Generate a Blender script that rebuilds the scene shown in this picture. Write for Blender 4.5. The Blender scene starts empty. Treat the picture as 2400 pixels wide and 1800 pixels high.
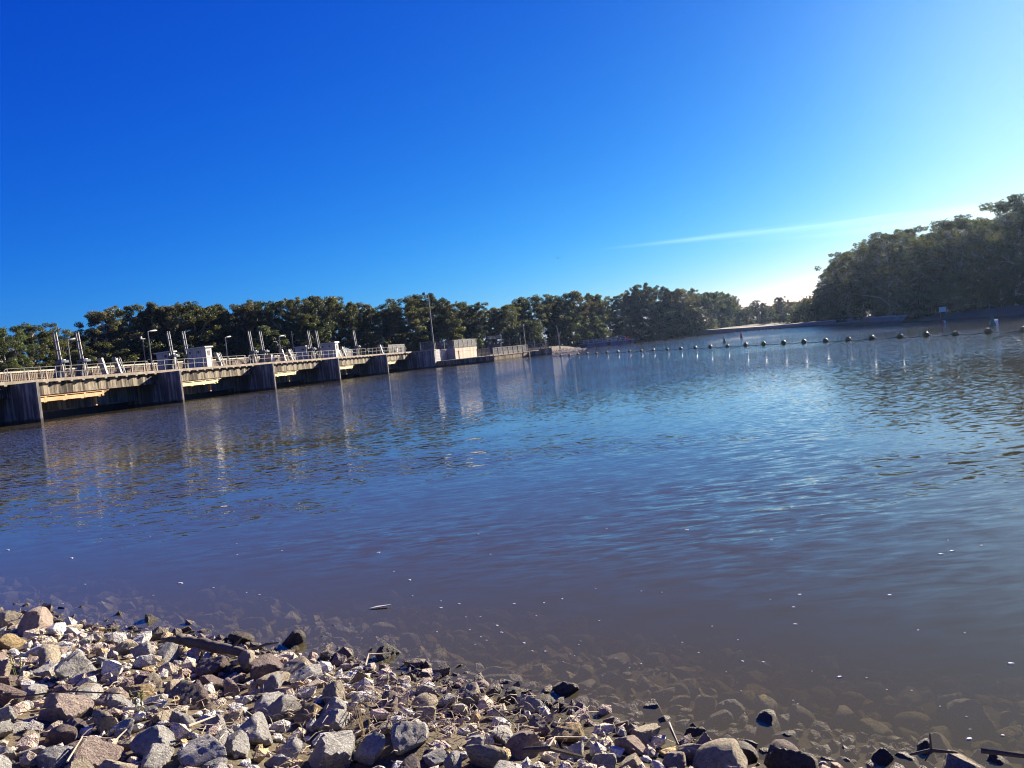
import bpy, bmesh, math, random
import numpy as np
from mathutils import Vector, Matrix, Euler

# ---------------------------------------------------------------- camera, sky, sun
scene = bpy.context.scene
COL = scene.collection
R = math.radians
EYE = 2.3
cam_data = bpy.data.cameras.new('camera')
cam = bpy.data.objects.new('camera', cam_data)
COL.objects.link(cam)
cam_data.sensor_width = 36.0
cam_data.lens = 27.0
cam_data.clip_start = 0.05
cam_data.clip_end = 9000
cam.matrix_world = (Matrix.Translation((0, 0, EYE)) @ Matrix.Rotation(R(90 - 2.53), 4, 'X')
                    @ Matrix.Rotation(R(-6.0), 4, 'Z'))
scene.camera = cam

SUN_AZ, SUN_EL = 37.5, 20.0          # degrees right of the view axis, above the horizon
world = bpy.data.worlds.new('World')
scene.world = world
world.use_nodes = True
wn, wl = world.node_tree.nodes, world.node_tree.links
wn.clear()
w_out = wn.new('ShaderNodeOutputWorld')
w_bg = wn.new('ShaderNodeBackground')
w_bg.inputs['Strength'].default_value = 0.10
sky = wn.new('ShaderNodeTexSky')
sky.sky_type = 'NISHITA'
sky.sun_disc = False
sky.sun_elevation = R(SUN_EL)
sky.sun_rotation = R(SUN_AZ)
sky.altitude = 0
sky.air_density = 1.0
sky.dust_density = 0.22
sky.ozone_density = 6.0
# tone response of the clear deep-blue air, per channel: gain * (sky * 0.1) ** gamma
w_sx = wn.new('ShaderNodeSeparateColor')
wl.new(sky.outputs[0], w_sx.inputs[0])
w_hs = wn.new('ShaderNodeCombineColor')
for ch, (gam, gain) in enumerate(((2.5, 0.47), (1.53, 0.338), (0.64, 0.348))):
    m1 = wn.new('ShaderNodeMath')
    m1.operation = 'MULTIPLY'
    m1.inputs[1].default_value = 0.10
    wl.new(w_sx.outputs[ch], m1.inputs[0])
    m2 = wn.new('ShaderNodeMath')
    m2.operation = 'POWER'
    m2.inputs[1].default_value = gam
    wl.new(m1.outputs[0], m2.inputs[0])
    m3 = wn.new('ShaderNodeMath')
    m3.operation = 'MULTIPLY'
    m3.inputs[1].default_value = gain * 10.0
    wl.new(m2.outputs[0], m3.inputs[0])
    wl.new(m3.outputs[0], w_hs.inputs[ch])


def wmath(op, a, b=None, c=None):
    n = wn.new('ShaderNodeMath')
    n.operation = op
    for i, v in enumerate((a, b, c)):
        if v is None:
            continue
        if isinstance(v, (int, float)):
            n.inputs[i].default_value = v
        else:
            wl.new(v, n.inputs[i])
    return n.outputs[0]


# one thin streak of high cloud along a great circle of the sky
w_tc = wn.new('ShaderNodeTexCoord')
w_sep = wn.new('ShaderNodeSeparateXYZ')
wl.new(w_tc.outputs['Generated'], w_sep.inputs[0])
w_map = wn.new('ShaderNodeMapping')
w_map.inputs['Scale'].default_value = (6, 6, 160)
wl.new(w_tc.outputs['Generated'], w_map.inputs[0])
w_noise = wn.new('ShaderNodeTexNoise')
w_noise.inputs['Scale'].default_value = 1.6
w_noise.inputs['Detail'].default_value = 4
wl.new(w_map.outputs[0], w_noise.inputs['Vector'])


def wrange(v, a, b, c, d):
    n = wn.new('ShaderNodeMapRange')
    wl.new(v, n.inputs[0])
    for i, k in enumerate((a, b, c, d)):
        n.inputs[i + 1].default_value = k
    return n.outputs[0]


along = w_sep.outputs['X']
front = wrange(w_sep.outputs['Y'], 0.0, 0.2, 0, 1)


def cloud_streak(p_a, p_c, w0, w1, x0, x1, fade_in, amount):
    nn = Vector(p_a).cross(Vector(p_c)).normalized()
    dn = wn.new('ShaderNodeVectorMath')
    dn.operation = 'DOT_PRODUCT'
    wl.new(w_tc.outputs['Generated'], dn.inputs[0])
    dn.inputs[1].default_value = nn
    wid = wrange(along, x0, x1, w0, w1)
    rel = wmath('DIVIDE', dn.outputs['Value'], wid)
    rel = wmath('ADD', rel, wmath('MULTIPLY', wmath('SUBTRACT', w_noise.outputs[0], 0.5), 1.6))
    band = wmath('POWER', 2.718, wmath('MULTIPLY', wmath('MULTIPLY', rel, rel), -1.0))
    fade = wmath('MULTIPLY', wrange(along, x0, fade_in, 0, 1), wrange(along, 0.62, 0.85, 1, 0))
    tex = wrange(w_noise.outputs[0], 0.3, 0.7, 0.45, 1.2)
    return wmath('MULTIPLY', wmath('MULTIPLY', band, fade), wmath('MULTIPLY', wmath('MULTIPLY', front, tex), amount))


streak = wmath('ADD', cloud_streak((0.1529, 0.9815, 0.1151), (0.5455, 0.8326, 0.0985), 0.0012, 0.0060, 0.12, 0.55, 0.24, 0.15),
               cloud_streak((0.30, 0.9476, 0.1040), (0.5455, 0.8350, 0.0865), 0.0030, 0.0075, 0.27, 0.55, 0.42, 0.11))
w_mix = wn.new('ShaderNodeMix')
w_mix.data_type = 'RGBA'
w_mix.blend_type = 'ADD'
wl.new(streak, w_mix.inputs[0])
wl.new(w_hs.outputs[0], w_mix.inputs[6])
w_mix.inputs[7].default_value = (3.4, 3.6, 3.8, 1)
wl.new(w_mix.outputs[2], w_bg.inputs['Color'])
wl.new(w_bg.outputs[0], w_out.inputs['Surface'])

sun_data = bpy.data.lights.new('sun', 'SUN')
sun_data.energy = 5.0
sun_data.angle = R(0.53)
sun_data.color = (1.0, 0.89, 0.72)
sun = bpy.data.objects.new('sun', sun_data)
COL.objects.link(sun)
sun_dir = Vector((math.sin(R(SUN_AZ)) * math.cos(R(SUN_EL)), math.cos(R(SUN_AZ)) * math.cos(R(SUN_EL)), math.sin(R(SUN_EL))))
sun.rotation_euler = sun_dir.to_track_quat('Z', 'Y').to_euler()
sun.location = (60, 80, 60)

vs = scene.view_settings
vs.view_transform = 'Standard'
vs.look = 'None'
vs.gamma = 1.0
vs.use_curve_mapping = False
vs.exposure = 1.7
scene.render.engine = 'CYCLES'
scene.cycles.use_denoising = True
scene.cycles.denoising_prefilter = 'ACCURATE'
scene.cycles.pixel_filter_type = 'BLACKMAN_HARRIS'
scene.cycles.filter_width = 1.1
scene.cycles.max_bounces = 6
scene.cycles.sample_clamp_direct = 5.0
scene.cycles.sample_clamp_indirect = 3.0
scene.cycles.transparent_max_bounces = 16
scene.cycles.caustics_reflective = False
scene.cycles.caustics_refractive = False

# ---------------------------------------------------------------- helpers


def tag(o, label=None, category=None, group=None, kind=None):
    if label:
        o['label'] = label
    if category:
        o['category'] = category
    if group:
        o['group'] = group
    if kind:
        o['kind'] = kind
    return o


def empty(name, loc, rz=0.0, label=None, category=None, group=None):
    o = bpy.data.objects.new(name, None)
    COL.objects.link(o)
    o.location = loc
    o.rotation_euler = (0, 0, rz)
    o.empty_display_size = 0.3
    return tag(o, label, category, group)


def place(name, mesh, parent=None, loc=None, rot=None, scale=None):
    o = bpy.data.objects.new(name, mesh)
    COL.objects.link(o)
    if parent is not None:
        o.parent = parent
    if loc is not None:
        o.location = loc
    if rot is not None:
        o.rotation_euler = rot
    if scale is not None:
        o.scale = (scale,) * 3 if isinstance(scale, (int, float)) else scale
    return o


def copy_tree(o, parent=None):
    c = o.copy()
    COL.objects.link(c)
    c.parent = parent
    for ch in [k for k in bpy.data.objects if k.parent is o]:
        copy_tree(ch, c)
    return c


class MB:
    """collects boxes, tubes and prisms; mesh() turns them into one mesh"""

    def __init__(self):
        self.v, self.f = [], []

    def add(self, vs_, fs_):
        n = len(self.v)
        self.v += [tuple(p) for p in vs_]
        self.f += [tuple(i + n for i in f) for f in fs_]
        return self

    def box(self, x0, x1, y0, y1, z0, z1):
        return self.add([(x0, y0, z0), (x1, y0, z0), (x1, y1, z0), (x0, y1, z0),
                         (x0, y0, z1), (x1, y0, z1), (x1, y1, z1), (x0, y1, z1)],
                        [(3, 2, 1, 0), (4, 5, 6, 7), (0, 1, 5, 4), (1, 2, 6, 5), (2, 3, 7, 6), (3, 0, 4, 7)])

    def bar(self, p0, p1, w, h, up=(0, 0, 1)):
        p0, p1 = Vector(p0), Vector(p1)
        d = (p1 - p0).normalized()
        up = Vector(up)
        if abs(d.dot(up)) > 0.95:
            up = Vector((0, 1, 0))
        s = d.cross(up).normalized()
        t = s.cross(d)
        c = []
        for p in (p0, p1):
            for a, b in ((-1, -1), (1, -1), (1, 1), (-1, 1)):
                c.append(p + s * (a * w / 2) + t * (b * h / 2))
        return self.add(c, [(0, 1, 2, 3)[::-1], (4, 5, 6, 7), (0, 1, 5, 4), (1, 2, 6, 5), (2, 3, 7, 6), (3, 0, 4, 7)])

    def tube(self, pts, rad, n=6, cap=True):
        pts = [Vector(p) for p in pts]
        rads = rad if isinstance(rad, (list, tuple)) else [rad] * len(pts)
        rings = []
        ref = None
        for i, p in enumerate(pts):
            a = pts[max(i - 1, 0)]
            b = pts[min(i + 1, len(pts) - 1)]
            d = (b - a).normalized()
            if ref is None:
                ref = Vector((1, 0, 0)) if abs(d.x) < 0.8 else Vector((0, 1, 0))
            s = d.cross(ref).normalized()
            t = d.cross(s).normalized()
            ref = -d.cross(s).cross(d) if False else ref
            rings.append([p + (s * math.cos(2 * math.pi * k / n) + t * math.sin(2 * math.pi * k / n)) * rads[i] for k in range(n)])
        vs_ = [q for r in rings for q in r]
        fs_ = []
        for i in range(len(pts) - 1):
            for k in range(n):
                k2 = (k + 1) % n
                fs_.append((i * n + k, i * n + k2, (i + 1) * n + k2, (i + 1) * n + k))
        if cap:
            fs_.append(tuple(range(n))[::-1])
            fs_.append(tuple((len(pts) - 1) * n + k for k in range(n)))
        return self.add(vs_, fs_)

    def prism(self, poly, z0, z1):
        n = len(poly)
        vs_ = [(x, y, z0) for x, y in poly] + [(x, y, z1) for x, y in poly]
        fs_ = [tuple(range(n))[::-1], tuple(range(n, 2 * n))]
        fs_ += [(i, (i + 1) % n, (i + 1) % n + n, i + n) for i in range(n)]
        return self.add(vs_, fs_)

    def prism_y(self, poly, y0, y1):
        n = len(poly)
        vs_ = [(x, y0, z) for x, z in poly] + [(x, y1, z) for x, z in poly]
        fs_ = [tuple(range(n)), tuple(range(n, 2 * n))[::-1]]
        fs_ += [(i + n, (i + 1) % n + n, (i + 1) % n, i) for i in range(n)]
        return self.add(vs_, fs_)

    def disc(self, c, r, h, n=10, axis='z'):
        c = Vector(c)
        ax = {'z': Vector((0, 0, 1)), 'x': Vector((1, 0, 0)), 'y': Vector((0, 1, 0))}[axis]
        return self.tube([c - ax * h / 2, c + ax * h / 2], r, n)

    def mesh(self, name, mat, smooth=False):
        m = bpy.data.meshes.new(name)
        m.from_pydata([tuple(p) for p in self.v], [], self.f)
        m.materials.append(MAT[mat] if isinstance(mat, str) else mat)
        bm = bmesh.new()
        bm.from_mesh(m)
        bmesh.ops.recalc_face_normals(bm, faces=bm.faces)
        bm.to_mesh(m)
        bm.free()
        if smooth:
            m.polygons.foreach_set('use_smooth', [True] * len(m.polygons))
            m.set_sharp_from_angle(angle=R(40))
        m.update()
        return m

    def build(self, name, mat, parent=None, loc=None, rz=None, smooth=False):
        return place(name, self.mesh(name, mat, smooth), parent, loc, None if rz is None else (0, 0, rz))


MAT = {}


class NT:
    """small node-tree helper"""

    def __init__(self, name):
        self.m = bpy.data.materials.new(name)
        self.m.use_nodes = True
        self.n, self.l = self.m.node_tree.nodes, self.m.node_tree.links
        self.n.clear()
        self.out = self.n.new('ShaderNodeOutputMaterial')
        MAT[name] = self.m

    def new(self, t, **kw):
        nd = self.n.new(t)
        for k, v in kw.items():
            setattr(nd, k, v)
        return nd

    def put(self, sock, v):
        if isinstance(v, (int, float)):
            sock.default_value = v
        elif isinstance(v, tuple):
            sock.default_value = v if len(sock.default_value) == len(v) else (*v, 1.0)
        else:
            self.l.new(v, sock)

    def math(self, op, a, b=None, c=None, clamp=False):
        nd = self.new('ShaderNodeMath', operation=op)
        nd.use_clamp = clamp
        for i, v in enumerate((a, b, c)):
            if v is not None:
                self.put(nd.inputs[i], v)
        return nd.outputs[0]

    def coord(self, kind='Object'):
        return self.new('ShaderNodeTexCoord').outputs[kind]

    def mapping(self, vec, scale=(1, 1, 1), rot=(0, 0, 0), loc=(0, 0, 0)):
        nd = self.new('ShaderNodeMapping')
        self.put(nd.inputs['Vector'], vec)
        nd.inputs['Scale'].default_value = scale
        nd.inputs['Rotation'].default_value = rot
        nd.inputs['Location'].default_value = loc
        return nd.outputs[0]

    def noise(self, vec, scale, detail=4, rough=0.55, dist=0.0):
        nd = self.new('ShaderNodeTexNoise')
        self.put(nd.inputs['Vector'], vec)
        nd.inputs['Scale'].default_value = scale
        nd.inputs['Detail'].default_value = detail
        nd.inputs['Roughness'].default_value = rough
        nd.inputs['Distortion'].default_value = dist
        return nd.outputs[0]

    def rng(self, v, a, b, c=0.0, d=1.0, smooth=False):
        nd = self.new('ShaderNodeMapRange')
        if smooth:
            nd.interpolation_type = 'SMOOTHSTEP'
        self.put(nd.inputs[0], v)
        for i, k in enumerate((a, b, c, d)):
            self.put(nd.inputs[i + 1], k)
        return nd.outputs[0]

    def mix(self, f, a, b, mode='MIX'):
        nd = self.new('ShaderNodeMix', data_type='RGBA', blend_type=mode)
        self.put(nd.inputs[0], f)
        self.put(nd.inputs[6], a)
        self.put(nd.inputs[7], b)
        return nd.outputs[2]

    def ramp(self, f, stops):
        nd = self.new('ShaderNodeValToRGB')
        self.put(nd.inputs[0], f)
        el = nd.color_ramp.elements
        while len(el) < len(stops):
            el.new(0.5)
        for e, (p, c) in zip(el, stops):
            e.position = p
            e.color = (*c, 1)
        return nd.outputs[0]

    def bump(self, h, strength=0.5, dist=0.02, normal=None):
        nd = self.new('ShaderNodeBump')
        self.put(nd.inputs['Height'], h)
        self.put(nd.inputs['Strength'], strength)
        self.put(nd.inputs['Distance'], dist)
        if normal is not None:
            self.put(nd.inputs['Normal'], normal)
        return nd.outputs[0]

    def principled(self, color, rough=0.7, metal=0.0, normal=None, spec=None):
        p = self.new('ShaderNodeBsdfPrincipled')
        self.put(p.inputs['Base Color'], color)
        self.put(p.inputs['Roughness'], rough)
        self.put(p.inputs['Metallic'], metal)
        if spec is not None:
            p.inputs['Specular IOR Level'].default_value = spec
        if normal is not None:
            self.put(p.inputs['Normal'], normal)
        self.l.new(p.outputs[0], self.out.inputs['Surface'])
        return p


def paint(name, col, rough=0.5, metal=0.0, wear=0.25, dark=None, scale=3.0):
    """painted or bare metal with grime"""
    t = NT(name)
    co = t.coord()
    n = t.noise(t.mapping(co, (1, 1, 0.45)), scale, 6, 0.65)
    f = t.rng(n, 0.42, 0.72, 0, wear, True)
    dark = dark or tuple(c * 0.35 for c in col)
    fine = t.rng(t.noise(co, scale * 9, 3), 0.3, 0.7, 0.86, 1.1)
    c = t.mix(1.0, t.mix(f, col, dark), fine, 'MULTIPLY')
    t.principled(c, t.rng(n, 0.3, 0.7, rough - 0.1, rough + 0.15), metal)
    return t.m


def concrete(name, light, dark, stain, amount=0.75, seed=0.0):
    t = NT(name)
    co = t.coord()
    geo = t.new('ShaderNodeNewGeometry')
    streak = t.noise(t.mapping(co, (0.75, 0.75, 0.07), loc=(seed, seed, 0)), 1.6, 7, 0.68)
    streak2 = t.noise(t.mapping(co, (3.0, 3.0, 0.16), loc=(seed + 9, 2, 0)), 1.2, 5, 0.6)
    blot = t.noise(t.mapping(co, (1, 1, 1.2), loc=(3, seed, 1)), 0.55, 6, 0.6)
    fine = t.noise(co, 9.0, 5, 0.7)
    f = t.math('MULTIPLY', t.rng(t.math('ADD', t.math('MULTIPLY', streak, 0.6), t.math('MULTIPLY', streak2, 0.4)), 0.40, 0.55, 0, 1, True), amount)
    c = t.mix(t.rng(blot, 0.35, 0.65, 0, 0.75, True), light, dark)
    c = t.mix(f, c, stain)
    sz_ = t.new('ShaderNodeSeparateXYZ')
    t.put(sz_.inputs[0], geo.outputs['Position'])
    tide = t.rng(t.math('ADD', sz_.outputs['Z'], t.math('MULTIPLY', streak2, 0.5)), 0.45, 0.75, 0.85, 0.0, True)      # algae line left by the water level
    c = t.mix(tide, c, (0.035, 0.032, 0.026, 1))
    c = t.mix(1.0, c, t.rng(fine, 0.3, 0.7, 0.82, 1.14), 'MULTIPLY')
    b = t.bump(t.math('ADD', fine, t.math('MULTIPLY', streak, 0.6)), 0.35, 0.03)
    t.principled(c, 0.88, 0, b, 0.25)
    return t.m


# ---------------------------------------------------------------- materials
concrete('concrete_beam', (0.44, 0.37, 0.26), (0.29, 0.235, 0.16), (0.040, 0.031, 0.023), 1.0)
concrete('concrete_pier', (0.42, 0.38, 0.34), (0.26, 0.23, 0.21), (0.022, 0.022, 0.026), 0.75, 4.0)
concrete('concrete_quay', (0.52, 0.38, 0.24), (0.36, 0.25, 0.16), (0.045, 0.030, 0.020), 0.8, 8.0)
concrete('concrete_deck', (0.46, 0.40, 0.32), (0.35, 0.30, 0.23), (0.16, 0.11, 0.07), 0.5, 2.0)
concrete('painted_wall', (0.72, 0.66, 0.55), (0.62, 0.55, 0.44), (0.42, 0.30, 0.17), 0.55, 6.0)
concrete('gate_steel', (0.42, 0.39, 0.35), (0.30, 0.26, 0.22), (0.07, 0.04, 0.03), 0.7, 11.0)
paint('walkway_orange', (0.70, 0.36, 0.14), 0.6, 0, 0.4, (0.25, 0.10, 0.04))
paint('walkway_yellow', (0.74, 0.60, 0.30), 0.6, 0, 0.4, (0.30, 0.18, 0.07))
paint('galvanised', (0.22, 0.22, 0.22), 0.55, 0.15, 0.3)
paint('rail_grey', (0.17, 0.16, 0.15), 0.55, 0.1, 0.3)
paint('hoist_grey', (0.085, 0.085, 0.095), 0.5, 0.2, 0.4)
paint('hoist_pale', (0.24, 0.225, 0.20), 0.42, 0.2, 0.3)
paint('hoist_blue', (0.05, 0.06, 0.085), 0.55, 0.1, 0.4)
paint('dark_steel', (0.05, 0.05, 0.06), 0.55, 0.3, 0.3)
paint('kiosk_grey', (0.27, 0.27, 0.29), 0.5, 0, 0.25)
paint('white_and_sunlit', (0.46, 0.44, 0.40), 0.5, 0, 0.2)  # white box paint; on kiosk ends a sunlit copy of the grey
paint('kiosk_roof', (0.42, 0.40, 0.35), 0.5, 0, 0.3)
paint('plate_brown', (0.26, 0.20, 0.15), 0.65, 0, 0.35)
paint('fence_rail', (0.50, 0.44, 0.34), 0.6, 0, 0.3)
paint('fence_slat', (0.16, 0.10, 0.06), 0.7, 0, 0.5)
paint('slat_light', (0.36, 0.29, 0.21), 0.7, 0, 0.4)
paint('barge_hull', (0.15, 0.19, 0.27), 0.5, 0.1, 0.35)
paint('barge_deck', (0.62, 0.56, 0.48), 0.6, 0, 0.3)
paint('rubber', (0.015, 0.015, 0.016), 0.8, 0, 0.2)
paint('red_paint', (0.42, 0.045, 0.04), 0.5, 0, 0.3)
paint('green_paint', (0.03, 0.16, 0.10), 0.5, 0, 0.3)
paint('white_paint', (0.80, 0.79, 0.75), 0.5, 0, 0.15)
paint('orange_paint', (0.75, 0.26, 0.07), 0.5, 0, 0.2)
paint('buoy_yellow', (0.36, 0.24, 0.05), 0.42, 0, 0.55, (0.12, 0.08, 0.03), 5.0)
paint('rope', (0.10, 0.09, 0.07), 0.9)
paint('timber_dark', (0.15, 0.13, 0.12), 0.8, 0, 0.4)
paint('bird_black', (0.03, 0.03, 0.035), 0.8)
paint('mesh_dark', (0.05, 0.05, 0.06), 0.6)

t = NT('mesh_panel')
p = t.principled((0.09, 0.09, 0.10), 0.6)
wv = t.new('ShaderNodeTexChecker')
t.put(wv.inputs['Vector'], t.coord())
wv.inputs['Scale'].default_value = 24
tr = t.new('ShaderNodeBsdfTransparent')
mx = t.new('ShaderNodeMixShader')
t.put(mx.inputs[0], t.rng(wv.outputs['Fac'], 0, 1, 0.30, 0.72))
t.l.new(tr.outputs[0], mx.inputs[1])
t.l.new(p.outputs[0], mx.inputs[2])
t.l.new(mx.outputs[0], t.out.inputs['Surface'])

t = NT('sign_face')
co = t.coord()
sp = t.new('ShaderNodeSeparateXYZ')
t.put(sp.inputs[0], co)
dd = t.math('SQRT', t.math('ADD', t.math('POWER', sp.outputs['X'], 2.0), t.math('POWER', t.math('SUBTRACT', sp.outputs['Z'], 0.5), 2.0)))
t.principled(t.mix(t.math('COMPARE', dd, 0.17, 0.05), (0.78, 0.74, 0.70), (0.55, 0.07, 0.06)), 0.5)


def leaves(name, a, b, c):
    t = NT(name)
    at = t.new('ShaderNodeAttribute')
    at.attribute_name = 'tint'
    oi = t.new('ShaderNodeObjectInfo')
    big = t.noise(t.coord('Object'), 0.28, 2)
    f = t.math('ADD', t.math('MULTIPLY', at.outputs['Fac'], 0.65), t.math('MULTIPLY', t.rng(big, 0.3, 0.7), 0.35))
    col = t.ramp(f, [(0.0, a), (0.5, b), (1.0, c)])
    col = t.mix(t.rng(oi.outputs['Random'], 0, 1, 0.0, 0.4), col, b)
    val = t.rng(oi.outputs['Random'], 0, 1, 0.75, 1.25)
    col = t.mix(1.0, col, val, 'MULTIPLY')
    d = t.new('ShaderNodeBsdfPrincipled')
    t.put(d.inputs['Base Color'], col)
    d.inputs['Roughness'].default_value = 0.55
    d.inputs['Specular IOR Level'].default_value = 0.35
    trn = t.new('ShaderNodeBsdfTranslucent')
    t.put(trn.inputs['Color'], t.mix(1.0, col, (1.25, 1.2, 0.55, 1), 'MULTIPLY'))
    ms = t.new('ShaderNodeMixShader')
    ms.inputs[0].default_value = 0.35
    t.l.new(d.outputs[0], ms.inputs[1])
    t.l.new(trn.outputs[0], ms.inputs[2])
    t.l.new(ms.outputs[0], t.out.inputs['Surface'])


leaves('leaf_olive', (0.050, 0.068, 0.028), (0.090, 0.102, 0.038), (0.150, 0.138, 0.048))
leaves('leaf_green', (0.038, 0.064, 0.032), (0.070, 0.094, 0.040), (0.115, 0.130, 0.050))
leaves('leaf_bronze', (0.062, 0.064, 0.032), (0.105, 0.098, 0.042), (0.155, 0.120, 0.052))
leaves('leaf_dark', (0.030, 0.046, 0.030), (0.055, 0.073, 0.038), (0.090, 0.102, 0.044))

t = NT('bark')
co = t.coord()
nb = t.noise(t.mapping(co, (3, 3, 0.5)), 2.0, 5, 0.6)
oi = t.new('ShaderNodeObjectInfo')
c = t.ramp(nb, [(0.3, (0.16, 0.12, 0.09)), (0.5, (0.40, 0.35, 0.29)), (0.75, (0.60, 0.55, 0.48))])
t.principled(c, 0.85)

# ---------------------------------------------------------------- ground, river
NEAR = np.array([(-3000, 1300), (-400, 190), (-90, 62), (-40, 31), (-20, 17.6), (-5.9, 8.3), (-3.4, 7.0), (-1.2, 5.7), (0.1, 4.8), (1.1, 3.95),
                 (2.1, 3.45), (4, 2.6), (15, -3), (60, -26), (3000, -1300)], float)
FAR = np.array([(-3000, -900), (-600, -60), (-200, 62), (-115, 72), (-83.6, 77.5), (-52.2, 195.4), (-30, 197), (-8, 202), (7, 212), (15, 222), (22, 239),
                (26, 280), (30, 299), (53, 327), (62, 337), (75, 341), (86, 338), (90, 300), (88, 247), (80, 178), (68, 141),
                (64, 115), (61, 91), (68, 60), (120, 10), (300, -60), (3000, -900)], float)


def sdist(line, x, y):
    """signed distance to a polyline, positive to its left"""
    best = np.full(x.shape, 1e12)
    sg = np.ones(x.shape)
    for (ax, ay), (bx, by) in zip(line[:-1], line[1:]):
        dx, dy = bx - ax, by - ay
        tt = np.clip(((x - ax) * dx + (y - ay) * dy) / (dx * dx + dy * dy), 0, 1)
        d2 = (x - ax - tt * dx) ** 2 + (y - ay - tt * dy) ** 2
        cr = dx * (y - ay) - dy * (x - ax)
        m = d2 < best
        best = np.where(m, d2, best)
        sg = np.where(m, np.where(cr > 0, 1, -1), sg)
    return sg * np.sqrt(best)


def ground_z(x, y):
    x, y = np.asarray(x, float), np.asarray(y, float)
    s = -sdist(NEAR, x, y)
    near = np.where(s < 0, np.where(s > -2.2, 0.20 * s, np.maximum(-3.2, -0.44 + 0.55 * (s + 2.2))), np.where(s < 4.5, 0.21 * s, 0.945 + 0.08 * np.minimum(s - 4.5, 30)))
    wob = 0.05 * np.sin(x * 2.3 + 1.1 * np.sin(y * 1.7)) * np.cos(y * 2.1 + x) + 0.03 * np.sin(x * 5.1 + y * 4.3)
    near = near + wob * (s > -4) * np.clip((np.abs(s) - 0.1) / 0.8, 0.15, 1)
    d = sdist(FAR, x, y)
    top = np.where(x > 55, np.interp(y, [100, 270, 335], [1.0, 1.15, 2.0]), 2.0)
    far = np.where(d < 0, np.maximum(-3.2, 0.5 * d), top * np.clip(d / 7.0, 0, 1) ** 0.75 + 0.012 * np.maximum(d - 7, 0))
    far = far + 0.12 * np.sin(x * 0.21 + y * 0.17) * (d > 3)
    return np.maximum(near, far)


def gz(x, y):
    return float(ground_z(np.array([x]), np.array([y]))[0])


ax_x = np.concatenate([[-3000, -1500, -800, -500, -320, -220], np.arange(-170, -10, 4.0), np.arange(-9, 5, 0.13), np.arange(6, 150, 4.0),
                       [170, 220, 320, 500, 900, 1600, 3000]])
ax_y = np.concatenate([[-800, -300, -120, -60, -30, -15, -8, -4], np.arange(-2, 11, 0.13), np.arange(12, 60, 4.0), np.arange(60, 360, 3.5),
                       [370, 400, 450, 550, 750, 1100, 1800, 3000, 6000]])
gx, gy = np.meshgrid(ax_x, ax_y)
gv = np.stack([gx, gy, ground_z(gx, gy)], -1).reshape(-1, 3)
nx, ny = len(ax_x), len(ax_y)
ii = (np.arange(ny - 1)[:, None] * nx + np.arange(nx - 1)[None, :]).ravel()
gf = np.stack([ii, ii + 1, ii + nx + 1, ii + nx], 1)

t = NT('ground_soil')
co = t.coord()
geo = t.new('ShaderNodeNewGeometry')
n1 = t.noise(co, 0.35, 5, 0.6)
n2 = t.noise(co, 6.0, 6, 0.7)
n3 = t.noise(co, 40.0, 4, 0.7)
c = t.ramp(n1, [(0.3, (0.17, 0.13, 0.085)), (0.5, (0.13, 0.105, 0.065)), (0.7, (0.10, 0.10, 0.045))])
c = t.mix(t.rng(n2, 0.4, 0.65), c, (0.10, 0.075, 0.05))
c = t.mix(1.0, c, t.rng(n3, 0.3, 0.7, 0.7, 1.25), 'MULTIPLY')
sz_ = t.new('ShaderNodeSeparateXYZ')
t.put(sz_.inputs[0], geo.outputs['Position'])
wet = t.rng(t.math('ADD', sz_.outputs['Z'], t.math('MULTIPLY', n2, 0.08)), 0.05, 0.16, 0.42, 1.0, True)      # soaked soil along the waterline
c = t.mix(1.0, c, wet, 'MULTIPLY')
t.principled(c, 0.95, 0, t.bump(t.math('ADD', n2, t.math('MULTIPLY', n3, 0.4)), 0.8, 0.04), 0.2)

m = bpy.data.meshes.new('ground')
m.from_pydata(gv.tolist(), [], gf.tolist())
m.materials.append(MAT['ground_soil'])
m.polygons.foreach_set('use_smooth', [True] * len(m.polygons))
tag(place('ground', m), kind='structure')

# river water: mirror-like skin with wind ripples over silty, light-absorbing water
t = NT('river_water')
co = t.coord()
sp = t.new('ShaderNodeSeparateXYZ')
t.put(sp.inputs[0], co)
X, Y = sp.outputs['X'], sp.outputs['Y']
off = t.math('ADD', t.math('MULTIPLY', X, 0.533), t.math('MULTIPLY', Y, 0.846))      # metres out from the rocks (4.1 at the shore)
patch = t.noise(t.mapping(co, (0.035, 0.06, 1), (0, 0, R(-20))), 1.0, 3, 0.5, 0.6)
patch2 = t.noise(t.mapping(co, (0.16, 0.30, 1), (0, 0, R(-25)), (7, 3, 0)), 1.0, 3, 0.55, 0.4)
chop_right = t.math('MULTIPLY', t.rng(t.math('SUBTRACT', X, t.math('MULTIPLY', Y, 0.26)), -2.0, 9.0, 0, 1, True), t.rng(Y, 10, 20, 0, 1, True))
calm = t.rng(off, 4.5, 10.0, 0.06, 1.0, True)
mid = t.rng(off, 11, 19, 1.0, 0.28, True)                                   # wavelets are steepest just off the shallows
amp1 = t.math('MULTIPLY', t.math('MULTIPLY', calm, mid), t.rng(patch2, 0.36, 0.62, 0.25, 1.0, True))
far_ = t.rng(Y, 22, 44, 0.0, 1.0, True)
amp2 = t.math('ADD', t.math('MULTIPLY', chop_right, t.rng(patch, 0.3, 0.6, 0.25, 0.62, True)),
              t.math('MULTIPLY', t.math('MULTIPLY', far_, 1.7), t.rng(patch, 0.35, 0.65, 0.35, 1.0, True)))
amp2 = t.math('ADD', amp2, t.math('MULTIPLY', calm, 0.07))


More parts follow.
